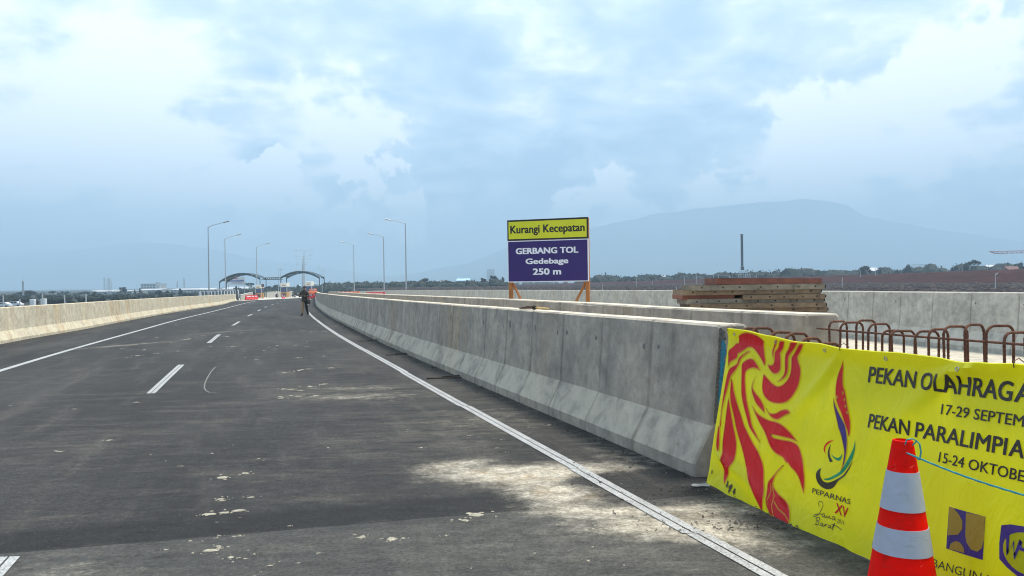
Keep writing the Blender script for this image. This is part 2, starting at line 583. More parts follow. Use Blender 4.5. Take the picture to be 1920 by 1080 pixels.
def worn_paint():
    m, N, b = newmat('road_paint')
    p = pos(N)
    n1 = N.noise(p, 38, 4, .7)
    n2 = N.noise(p, 3.5, 5, .65)
    n1 = N.noise(p, 70, 3, .75)
    w = N.math('ADD', N.math('MULTIPLY', n1, .75), N.math('MULTIPLY', n2, .25))
    c = N.mix(N.sstep(w, .66, .40), (.15, .145, .135), (.46, .46, .455))
    c = N.mix(N.math('MULTIPLY', N.sstep(n2, .55, .75), .4), c, (.46, .43, .37))
    N.t.links.new(c, b.inputs['Base Color'])
    b.inputs['Roughness'].default_value = .6
    MATS['road_paint'] = m


worn_paint()

# ------------------------------------------------------------------ road and decks
ys = [-30 + i for i in range(60)] + [30 + 2.5 * i for i in range(69)]
m = MB()
m.grid([[rp(off_lb(y) - .3 + (off_b1(y) + .2 - off_lb(y) + .3) * j / 14, y) for j in range(15)] for y in ys])
road = tag(m.build('road', MATS['asphalt'], fix=False), 'dark asphalt carriageway stained with pale cement dust', None, None, 'structure')

ys2 = [-30 + 2 * i for i in range(190)]
m = MB()
m.grid([[rp(off_b1(y) + .2 + (off_b3(y) + .9 - off_b1(y) - .2) * j / 10, y) for j in range(11)] for y in ys2])
deck = tag(m.build('opposite_carriageway', MATS['deck_concrete'], fix=False), None, None, None, 'structure')

# toll plaza slab: its near edge runs askew over the end of the asphalt
m = MB()
rows = []
for i in range(60):
    row = []
    for j in range(22):
        o = -24 + 27.5 * j / 21
        y0 = 143 + max(0, o + 10) * 2.9
        y = y0 + (i / 59) ** 1.3 * (420 - y0)
        row.append(rp(o, y, .035))
    rows.append(row)
m.grid(rows)
tag(m.build('toll_plaza_slab', MATS['pad_concrete'], fix=False), None, None, None, 'structure')


def strip(offf, y0, y1, d0, d1, dz, step):
    m = MB()
    n = max(2, int((y1 - y0) / step) + 1)
    m.grid([[rp(offf(y0 + (y1 - y0) * i / n) + d, y0 + (y1 - y0) * i / n, dz) for d in (d0, (d0 + d1) / 2, d1)] for i in range(n + 1)])
    return m


# each painted length is one pass of the line machine: a pair of stripes with a dark seam
cuts = [-6, 2.0, 5.15, 7.02, 10.8, 15.2, 21, 30, 42, 58, 80, 150]
for a, b_ in zip(cuts, cuts[1:]):
    sh = random.Random(int(a * 10)).uniform(-.012, .012)
    for d0, d1 in ((-.068, -.007), (.005, .066)):
        o = strip(off_rl, a + .005, b_ - .005, d0 + sh, d1 + sh, .006, .8 if a < 20 else 2.5).build('edge_line', MATS['road_paint'], road, fix=False)
for a, b_ in ((-10, 10), (10, 24.6), (24.7, 48), (48, 132)):
    strip(off_ll, a, b_, -.085, .085, .006, 2.0).build('edge_line', MATS['road_paint'], road, fix=False)
for a, b_ in ((1.0, 5.06), (13.07, 18.05), (25.4, 30.2), (37.7, 42.4), (50.9, 55.4), (63.5, 68.0), (76.5, 80.6), (89, 93.5), (101.5, 106), (114, 118), (126.5, 131)):
    for d0, d1 in ((-.068, -.006), (.006, .068)):
        strip(off_ds, a, b_, d0, d1, .006, 1.2).build('lane_dash', MATS['road_paint'], road, fix=False)

# dried mortar droppings
plain('mortar', (.33, .30, .235), .95, .3, 30, dirt=((.12, .11, .09), .8))
m = MB()
rng = random.Random(5)


def splat(cx, cy, r, el=1.6, h=.005):
    """a dropping: one rounded pat with smaller pats spattered round it"""
    def g(x, y, e):
        o = (x - xc(y)) / kk(y)
        return (x, y, zz(o, y) + e)
    def pat(cx, cy, r, e):
        n = 16; ph = rng.uniform(0, 6); ph2 = rng.uniform(0, 6)
        ring = []; mid = []
        for k in range(n):
            a = 2 * math.pi * k / n
            rr = r * (1 + .16 * math.sin(2 * a + ph) + .12 * math.sin(5 * a + ph2) + rng.uniform(-.07, .07))
            ring.append((cx + math.cos(a) * rr * e, cy + math.sin(a) * rr))
            mid.append((cx + math.cos(a) * rr * e * .6, cy + math.sin(a) * rr * .6))
        hh = h * rng.uniform(.6, 1.3)
        vs = [g(x, y, .001) for x, y in ring] + [g(x, y, hh) for x, y in mid] + [g(cx, cy, hh * 1.15)]
        m.add(vs, [(k, (k + 1) % n, n + (k + 1) % n, n + k) for k in range(n)] + [(n + k, n + (k + 1) % n, 2 * n) for k in range(n)])
    pat(cx, cy, r, min(el, 1.5))
    for _ in range(rng.randint(3, 8)):
        a = rng.uniform(0, 6.28); d = r * rng.uniform(1.1, 3.2)
        pat(cx + d * 1.4 * math.cos(a), cy + d * math.sin(a), r * rng.uniform(.08, .4), rng.uniform(1, 1.5))


for (cx, cy, r, cnt, spr) in [(-2.50, 7.12, .05, 2, .1), (-2.24, 6.33, .032, 3, .12), (-2.10, 5.95, .035, 3, .14), (-1.86, 5.12, .035, 3, .12), (-1.80, 4.92, .03, 2, .1), (-2.0, 5.4, .012, 10, .35), (-1.7, 4.8, .012, 12, .5),
                              (-.80, 5.22, .028, 3, .05), (-1.05, 5.28, .018, 4, .06), (-.35, 5.55, .05, 2, .25), (-3.1, 12.2, .05, 5, .4), (-3.7, 13.2, .05, 5, .5), (-4.4, 16.4, .05, 6, .9), (-5.2, 19, .05, 5, 1.2), (-6.3, 23, .06, 6, 1.5),
                              (-2.9, 7.9, .012, 7, .8), (-6.9, 11.5, .04, 4, 2), (-5, 8.2, .03, 3, .8), (-9.6, 22, .06, 9, 2.5), (-12, 29, .08, 6, 2.5), (-8.5, 31, .06, 6, 2.5), (-1.0, 8.6, .02, 8, 1.0), (.5, 8.8, .02, 6, .8), (.2, 4.9, .012, 10, .7)]:
    for _ in range(cnt):
        splat(cx + rng.gauss(0, spr * .6), cy + rng.gauss(0, spr * .5), r * .72 * rng.uniform(.35, 1.25), rng.uniform(1.1, 2.0))
tag(m.build('mortar_spatter', MATS['mortar'], road), None, None, None, 'stuff')

# ------------------------------------------------------------------ concrete barriers
HB = 1.26
PROF_FOOT = [(0, -.02), (0, .105), (.145, .42), (.200, HB - .02), (.222, HB), (.425, HB), (.445, HB - .02), (.445, -.02)]
PROF_FLAT = [(0, -.02), (0, HB - .02), (.02, HB), (.31, HB), (.33, HB - .02), (.37, .42), (.50, .105), (.50, -.02)]


def inset(prof, e):
    cx = sum(p[0] for p in prof) / len(prof)
    return [(p[0] + (e if p[0] < cx else -e), p[1] - (e if p[1] > .5 else 0)) for p in prof]


def loft(m, prof, offf, stations, sgn):
    """stations: (y, inset)"""
    rows = []
    for (y, e) in stations:
        pr = inset(prof, e) if e else prof
        o0 = offf(y)
        base = zz(o0, y)
        row = []
        for (o, z) in pr:
            q = rp(o0 + sgn * o, y); q.z = base + z
            row.append(q)
        rows.append(row)
    n = len(prof)
    vs = [p for r in rows for p in r]
    fs = [(i * n + j, i * n + (j + 1) % n, (i + 1) * n + (j + 1) % n, (i + 1) * n + j) for i in range(len(rows) - 1) for j in range(n)]
    fs += [tuple(range(n)), tuple((len(rows) - 1) * n + j for j in range(n))[::-1]]
    m.add(vs, fs)


def barrier(name, label, prof, offf, y0, y1, sgn, mat, near_len, near_end, seed=0):
    root = thing(name, label, 'barrier', rp(offf(max(y0, 0)), max(y0, 0)))
    rg = random.Random(seed)
    m = MB()
    n = int((y1 - y0) / 2.5)
    loft(m, prof, offf, [(y0 + .03 + (y1 - y0 - .06) * i / n, .026) for i in range(n + 1)], sgn)
    m.build('core', mat, root, world=True)
    y = y0
    while y < y1 - .01:
        L = near_len if y < near_end else 6.0
        e = min(y1, y + L)
        if y1 - e < .6: e = y1
        g = .006 + rg.uniform(0, .004); ch = .012
        dz = rg.uniform(0, .003)
        st = [(y + g, .016), (y + g + ch, 0.0), (y + g + .07, 0.0)]
        k = max(1, int((e - y) / 1.6))
        st += [(y + (e - y) * i / k, 0.0) for i in range(1, k)]
        st += [(e - g - .05, 0.0), (e - g - ch, 0.0), (e - g, .016)]
        st = [(a, max(0, b_) + dz) for a, b_ in st]
        m = MB()
        loft(m, prof, offf, st, sgn)
        pn = m.build('panel', mat, root, world=True)
        at_ = pn.data.attributes.new('edge', 'FLOAT', 'POINT')
        eb = max(.15, min(1.0, 1.3 - y / 26))
        ev = [eb, eb] + [0.0] * (len(st) - 4) + [eb, eb]
        for i, v_ in enumerate([e_ for e_ in ev for _ in prof]): at_.data[i].value = v_
        y = e
    return root


b_left = barrier('concrete_barrier', 'cream concrete barrier with rust streaks along the left side of the road', PROF_FOOT, off_lb, -24, 146, -1, MATS['concrete_cream'], 5.0, 200, 1)
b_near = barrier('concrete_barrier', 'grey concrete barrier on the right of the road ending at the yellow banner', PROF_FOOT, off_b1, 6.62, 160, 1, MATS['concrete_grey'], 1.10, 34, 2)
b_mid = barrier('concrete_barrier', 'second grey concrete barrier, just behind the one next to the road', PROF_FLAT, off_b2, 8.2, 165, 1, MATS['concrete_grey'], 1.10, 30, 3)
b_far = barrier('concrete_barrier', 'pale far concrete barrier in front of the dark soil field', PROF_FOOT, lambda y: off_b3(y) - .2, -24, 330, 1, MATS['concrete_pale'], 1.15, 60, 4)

# broken corner of the near barrier end: crumbled edge and a daub of turquoise paint
plain('turquoise_paint', (.015, .17, .27), .7, .35, 30, dirt=((.10, .12, .13), .6))
plain('crumbled_concrete', (.15, .14, .13), .95, .6, 60, bumpy=1.0)
YE = 6.62 + .006
rg = random.Random(17)


def end_strip(z0, z1, w0, w1, n, y, jag, side=0.0):
    m = MB()
    o0 = off_b1(YE); b0 = zz(o0, YE); rows = []
    for i in range(n + 1):
        z = z0 + (z1 - z0) * i / n
        a = .145 * max(0, (z - .105) / .315) if z < .42 else .145 + .055 * (z - .42) / (HB - .44)
        a += .018 + side
        w = (w0 + (w1 - w0) * i / n) * rg.uniform(1 - jag, 1 + jag) * (.25 if i in (0, n) else 1)
        x0 = rp(o0 + a + rg.uniform(-.003, .003), YE).x; x1 = rp(o0 + a + w, YE).x
        rows.append([(x0, y, b0 + z), (x1, y, b0 + z)])
    m.grid(rows)
    return m


end_strip(.44, HB - .03, .05, .045, 26, YE - .003, .45).build('crumbled_edge', MATS['crumbled_concrete'], b_near, world=True)
p_ = end_strip(.60, 1.13, .034, .038, 14, YE - .006, .3, .022).build('paint_daub', MATS['turquoise_paint'], b_near, world=True)
p_['label'] = 'turquoise paint daub on the barrier end'

# tie holes and torn patches left by the formwork, in pairs beside the joints
plain('tie_grout', (.19, .175, .165), .95, .4, 40, bumpy=.5)


def tie_patch(root, offf, y, z, sgn, r, stretch):
    m = MB()
    n = 11; pts = []
    for k in range(n):
        a = 2 * math.pi * k / n
        rr = r * rg.uniform(.45, 1.15)
        yy = y + rr * math.cos(a); z2 = z + rr * stretch * math.sin(a)
        lat = .145 + .055 * (z2 - .42) / (HB - .44)
        q = rp(offf(yy) + sgn * lat, yy); q.z = zz(offf(yy), yy) + z2
        q.x -= sgn * .004 * (1 if sgn > 0 else 1)
        pts.append(q)
    m.add(pts, [tuple(range(n))])
    m.build('tie_hole', MATS['tie_grout'], root, world=True)


y = 6.62
for k in range(13):
    y += 1.10
    for dy in (-.13, .16):
        if rg.random() < .6: tie_patch(b_near, off_b1, y + dy + rg.uniform(-.03, .03), 1.02 + rg.uniform(-.03, .03), 1, rg.uniform(.018, .036), rg.uniform(1.0, 1.9))
        if rg.random() < .22: tie_patch(b_near, off_b1, y + dy * 1.5, .55 + rg.uniform(-.06, .05), 1, rg.uniform(.012, .028), rg.uniform(.9, 1.8))
fo = lambda y: off_b3(y) - .2
y = -24.0
while y < 40:
    y += 1.15
    if y < 12: continue
    for dy in (-.12, .18):
        if rg.random() < .6: tie_patch(b_far, fo, y + dy, 1.03 + rg.uniform(-.02, .02), 1, rg.uniform(.022, .038), rg.uniform(.9, 1.5))

# grit swept up against the barrier foot
plain('grit_stone', (.10, .085, .07), .95, .7, 2)
m = MB()
rg = random.Random(31)
for k in range(1500):
    y = 5.2 + 34 * rg.random() ** 2.2
    o = off_b1(y) - abs(rg.gauss(0, .16)) - .01
    if y < 7.5 and rg.random() < .6: o -= rg.uniform(0, .8)
    s_ = rg.uniform(.004, .013) * (1 + y / 30)
    q = rp(o, y, s_ * .3)
    m.add([q + Vector((rg.uniform(-s_, s_), rg.uniform(-s_, s_), rg.uniform(-.2 * s_, s_))) * 1.2 for _ in range(4)], [(0, 1, 2), (0, 1, 3), (1, 2, 3), (0, 2, 3)])
tag(m.build('grit', MATS['grit_stone'], road, fix=False), None, None, None, 'stuff')

# chalk stroke left on the lane
d_ = []
for px, py in ((404, 688), (396, 697), (389, 708), (384.5, 718), (383, 727), (386, 733), (394, 736.5), (406, 736)):
    dr = pix_dir(px, py); t = 15
    for _ in range(60):
        X_, Y_ = dr.x * t, dr.y * t
        t = .5 * t + .5 * (zz((X_ - xc(Y_)) / kk(Y_), Y_) - EYE) / dr.z
    d_.append(Vector((dr.x * t, dr.y * t, EYE + dr.z * t + .004)))
m = MB()
rows = []
for i, q in enumerate(d_):
    a = d_[max(0, i - 1)]; b2 = d_[min(len(d_) - 1, i + 1)]
    tt = (b2 - a).normalized(); nn = Vector((-tt.y, tt.x, 0)) * .010
    rows.append([q + nn, q - nn])
m.grid(rows)
plain('chalk', (.19, .185, .17), .95, .4, 40)
m.build('chalk_mark', MATS['chalk'], road, fix=False)

# ------------------------------------------------------------------ ground, soil, hills
def soil(name, a, b_, c_, sc1, bump_s=.8):
    m, N, b = newmat(name)
    p = pos(N)
    n = N.noise(p, sc1, 7, .68)
    c = N.ramp(n, [(.36, a), (.52, b_), (.70, c_)])
    N.t.links.new(c, b.inputs['Base Color'])
    b.inputs['Roughness'].default_value = .95
    b.inputs['Specular IOR Level'].default_value = .1
    bump(N, b, n, bump_s, .3)
    MATS[name] = m
    return m


soil('plain_soil', (.022, .025, .017), (.034, .034, .023), (.058, .048, .034), .03)
soil('clod_soil', (.016, .014, .016), (.034, .030, .032), (.17, .145, .13), 1.3)
soil('red_soil', (.030, .014, .014), (.046, .020, .020), (.068, .030, .027), .35)
soil('verge_soil', (.05, .05, .03), (.09, .08, .05), (.13, .11, .08), .5)
soil('forest_slope', (.018, .035, .022), (.03, .055, .03), (.06, .08, .045), .0022, .3)

m = MB()
rows = []
xs_ = [-9300 + 620 * i for i in range(31)]
ys_ = [-2600, -1500, -700, -300, -100, 0, 100, 200, 300, 450, 600, 800, 1000, 1300, 1700, 2200, 2800, 3500, 4500, 5500, 6500, 7500, 8500, 9600]
m.grid([[(x, y, -3.4) for x in xs_] for y in ys_])
ground = tag(m.build('ground', MATS['plain_soil'], fix=False), None, None, None, 'structure')

m = MB()
m.grid([[rp(off_lb(y) - .44, y, .02)] + [Vector((rp(off_lb(y) - .44 - d, y).x, y, zz(-9, y) - hgt)) for d, hgt in ((1.2, .25), (3.0, 1.0), (7.5, 3.0))] for y in [-30 + 6 * i for i in range(30)]])
tag(m.build('embankment', MATS['verge_soil'], fix=False), None, None, None, 'structure')

# dug-over field right of the far barrier
m = MB()
rows = []
rg = random.Random(3)
yy = 14.0
while yy < 330:
    row = []
    k = 0
    o = off_b3(yy) + .3
    stp = max(.55, yy / 190)
    for j in range(150):
        x = rp(o, yy).x
        q = Vector((x, yy, 0))
        z = -.55 + .002 * yy
        rise = min(1.0, j / 12)
        amp = .10 + .34 * rise
        nn = noise.fractal(q * .75, 1.0, 2.0, 5) + .6 * noise.noise(q * 2.1)
        z += amp * nn * .6 + rg.uniform(-.10, .10) * rise
        if j == 0: z = zz(o, yy) - .1
        row.append((x + rg.uniform(-.15, .15) * (j > 0), yy + rg.uniform(-.15, .15), z))
        o += stp * (1 if j < 110 else 1 + (j - 110) * .12)
    rows.append(row)
    yy += max(.55, yy / 190)
m.grid(rows)
tag(m.build('ploughed_soil', MATS['clod_soil'], fix=False), None, None, None, 'structure')

# red earth bank beyond it: crest seen from picture positions at real distances
crest = [(2500, 486, 150), (2250, 494, 165), (2050, 500, 182), (1920, 504.5, 198), (1800, 508.5, 222), (1680, 513, 248), (1560, 516.8, 278), (1440, 519.8, 312), (1320, 523, 350), (1200, 526.8, 400), (1100, 530, 455), (1000, 533, 520), (900, 536, 600), (820, 538.5, 690), (760, 541, 800)]
cp_ = [at(*c) for c in crest]
m = MB()
rows = []
for i in range(len(cp_) - 1):
    for s_ in range(8):
        t = s_ / 8
        q = cp_[i].lerp(cp_[i + 1], t)
        tang = (cp_[i + 1] - cp_[i]); tang.z = 0; tang.normalize()
        nrm = Vector((tang.y, -tang.x, 0))
        if nrm.y > 0: nrm = -nrm
        row = []
        for d, hgt in ((26, -3.4), (15, -2.0), (8, -.9), (2.5, -.12), (0, 0), (-8, .1), (-20, -.4), (-60, -5)):
            pnt = q + nrm * d
            n_ = noise.noise(pnt * .25) * .22 + noise.noise(pnt * .9) * .10
            z = q.z + hgt * (1.0 if d <= 0 else (q.z + 1.6) / 3.4 + .25)
            row.append((pnt.x, pnt.y, z + n_ * (0.5 if d == 0 else 1)))
        rows.append(row)
m.grid(rows)
tag(m.build('earth_bank', MATS['red_soil'], smooth=True, fix=False), None, None, None, 'structure')


def mountain(name, ridge, D, depth, seed, rough):
    """ridge: picture positions of the skyline at distance D; slopes fall towards us and away"""
    m = MB()
    pts = []
    for (a, b_) in zip(ridge, ridge[1:]):
        n = max(2, int((b_[0] - a[0]) / 14))
        for i in range(n):
            t = i / n
            pts.append((a[0] + (b_[0] - a[0]) * t, a[1] + (b_[1] - a[1]) * t))
    pts.append(ridge[-1])
    pts = [(a, b_ + 3.2 * noise.noise(Vector((a * .011, seed, 0))) + 1.6 * noise.noise(Vector((a * .045, seed, 3)))) for a, b_ in pts]
    rows = []
    for (px, py) in pts:
        top = at(px, py, D)
        hh = top.z + 3.4
        dr = Vector((top.x, top.y, 0)).normalized()
        row = []
        for k in range(22):
            t = k / 15
            if t <= 1:
                prof = (.10 * t + .90 * t ** 1.8)
            else:
                prof = 1 - (t - 1) * 1.6
            q = Vector((top.x, top.y, 0)) + dr * (t - 1) * depth
            nn = noise.ridged_multi_fractal(q * .0011 + Vector((seed, 0, 0)), 1.0, 2.0, 5, 1.0, 2.0) - 1.1
            env = min(1, t * 1.2)
            z = -6 + hh * max(-.1, prof) + nn * rough * hh * env * (0.6 if k == 15 else 1)
            row.append((q.x, q.y, z))
        rows.append(row)
    m.grid(rows)
    return tag(m.build(name, MATS['forest_slope'], smooth=True, fix=False), None, None, None, 'structure')


mountain('mountain', [(640, 524), (760, 514), (880, 490), (960, 462), (1040, 443), (1110, 426), (1180, 410), (1260, 397), (1340, 388), (1420, 381), (1490, 376), (1550, 380), (1590, 387), (1618, 402), (1690, 415), (1760, 432), (1840, 443), (1920, 451), (2050, 462), (2250, 478), (2500, 492)], 7600, 2300, 3.1, .085)
mountain('hills', [(-500, 506), (-250, 496), (-60, 484), (60, 473), (150, 467), (200, 461), (262, 455), (285, 454), (330, 459), (410, 470), (470, 482), (560, 496), (680, 512), (800, 522)], 8600, 1500, 9.4, .05)

# ------------------------------------------------------------------ trees
plain('bark', (.10, .075, .055), .9, .3, 3)


def leafmat(name, a, b_):
    m, N, b = newmat(name)
    oc = N.n('ShaderNodeTexCoord').outputs['Object']
    c = N.ramp(N.noise(oc, .8, 5, .7), [(.3, a), (.7, b_)])
    N.t.links.new(c, b.inputs['Base Color'])
    b.inputs['Roughness'].default_value = .7
    b.inputs['Specular IOR Level'].default_value = .2
    MATS[name] = m


leafmat('leaf_dark', (.008, .013, .010), (.018, .026, .017))
leafmat('leaf_mid', (.018, .028, .016), (.038, .050, .028))
leafmat('leaf_brown', (.035, .026, .022), (.065, .042, .032))


def leaves(m, centre, rad, n, size, rg):
    for _ in range(n):
        while True:
            q = Vector((rg.uniform(-1, 1), rg.uniform(-1, 1), rg.uniform(-1, 1)))
            if .25 < q.length < 1: break
        q = q * (q.length ** -.35)
        c = centre + Vector((q.x * rad[0], q.y * rad[1], q.z * rad[2]))
        a = Vector((rg.gauss(0, 1), rg.gauss(0, 1), rg.gauss(0, .7))).normalized()
        b_ = a.orthogonal().normalized()
        b_ = (Matrix.Rotation(rg.uniform(0, 6.28), 3, a) @ b_)
        s = size * rg.uniform(.6, 1.3)
        e = a.cross(b_) * s * .6
        b_ = b_ * s
        m.add([c - b_, c + e * .9, c + b_, c - e], [(0, 1, 2, 3)])


ICO = None


def blob(m, c, rad, rg):
    """lumpy dark heart of a leaf clump"""
    global ICO
    if ICO is None:
        bm = bmesh.new(); bmesh.ops.create_icosphere(bm, subdivisions=2, radius=1)
        bm.verts.ensure_lookup_table()
        ICO = ([v.co.copy() for v in bm.verts], [tuple(v.index for v in f.verts) for f in bm.faces]); bm.free()
    ph = Vector((rg.uniform(0, 50), rg.uniform(0, 50), 0))
    vs = []
    for q in ICO[0]:
        k = 1 + .38 * noise.noise(q * 1.9 + ph)
        vs.append((c.x + q.x * rad[0] * k, c.y + q.y * rad[1] * k, c.z + q.z * rad[2] * k))
    m.add(vs, ICO[1])


def tree_meshes(kind, seed):
    """unit tree, height 1: (trunk mesh, crown mesh)"""
    rg = random.Random(seed)
    t = MB(); c = MB()
    if kind == 'round':
        t.tube([(0, 0, 0), (.01, 0, .2), (.0, .01, .45), (.02, 0, .75)], [.035, .028, .022, .008], 7)
        for k in range(4):
            a = rg.uniform(0, 6.28)
            t.tube([(0, 0, .3 + .08 * k), (.12 * math.cos(a), .12 * math.sin(a), .48 + .08 * k), (.24 * math.cos(a), .24 * math.sin(a), .6 + .07 * k)], [.018, .012, .005], 5)
        for k in range(17):
            a = rg.uniform(0, 6.28); r = rg.uniform(.05, .33); z = rg.uniform(.36, .88)
            r *= 1.15 - abs(z - .58) * 1.4
            blob(c, Vector((r * math.cos(a), r * math.sin(a), z)), (.10, .10, .075), rg); leaves(c, Vector((r * math.cos(a), r * math.sin(a), z)), (.15, .15, .11), 60, .026, rg)
    elif kind == 'tall':
        t.tube([(0, 0, 0), (.005, 0, .4), (0, .005, .92)], [.025, .018, .005], 7)
        for k in range(5):
            a = rg.uniform(0, 6.28)
            t.tube([(0, 0, .28 + .1 * k), (.1 * math.cos(a), .1 * math.sin(a), .36 + .1 * k)], [.01, .004], 5)
        for k in range(16):
            z = .22 + .72 * k / 15; a = rg.uniform(0, 6.28); r = .11 * (1.05 - z) + .02
            leaves(c, Vector((r * math.cos(a), r * math.sin(a), z)), (.03 + .10 * (1.05 - z), .03 + .10 * (1.05 - z), .06), 40, .032, rg)
    elif kind == 'umbrella':
        t.tube([(0, 0, 0), (.02, 0, .3), (.0, .01, .6)], [.03, .024, .018], 7)
        for k in range(7):
            a = k * .9 + rg.uniform(-.2, .2); r = rg.uniform(.25, .5)
            t.tube([(0, .01, .5 + .02 * k), (r * .5 * math.cos(a), r * .5 * math.sin(a), .72), (r * math.cos(a), r * math.sin(a), .82)], [.014, .010, .004], 5)
            leaves(c, Vector((r * math.cos(a), r * math.sin(a), .86 + rg.uniform(-.05, .05))), (.2, .2, .055), 90, .036, rg)
        leaves(c, Vector((0, 0, .93)), (.2, .2, .05), 90, .036, rg)
        leaves(c, Vector((.2, 0, .68)), (.12, .12, .05), 50, .036, rg)
    else:  # bushy, several crowns from the ground up
        t.tube([(0, 0, 0), (.0, .01, .3), (.02, 0, .7)], [.03, .02, .006], 6)
        t.tube([(0, 0, .1), (.16, .05, .5)], [.018, .006], 5)
        t.tube([(0, 0, .1), (-.17, -.03, .45)], [.018, .006], 5)
        for k in range(20):
            a = rg.uniform(0, 6.28); r = rg.uniform(.05, .55); z = rg.uniform(.12, .85) * (1.1 - r * .7)
            leaves(c, Vector((r * math.cos(a), r * math.sin(a), z)), (.17, .17, .12), 46, .028, rg); blob(c, Vector((r * math.cos(a), r * math.sin(a), z)), (.12, .12, .08), rg)
    return t.mesh('trunk', MATS['bark']), c


TREE_PROTO = {}


def tree_proto(kind, mat, seed):
    key = (kind, mat, seed)
    if key not in TREE_PROTO:
        t, c = tree_meshes(kind, seed)
        TREE_PROTO[key] = (t, c.mesh('crown', MATS[mat], fix=False))
    return TREE_PROTO[key]


def tree(px, top, Y, w, kind, mat, label, group, base=-3.4, seed=None):
    q = at(px, top, Y)
    h = q.z - base
    t, c = tree_proto(kind, mat, (int(px) % 3) if seed is None else seed)
    r = thing('tree', label, 'tree', (q.x, q.y, base), (px * .7) % 6.28, group)
    wid = w * Y / F_PX
    nat = {'round': .92, 'tall': .30, 'umbrella': 1.15, 'bush': 1.25}[kind]
    sx = wid / nat
    for nm, me in (('trunk', t), ('crown', c)):
        o = link(nm, me, r)
        o.scale = (sx, sx, h)
    return r


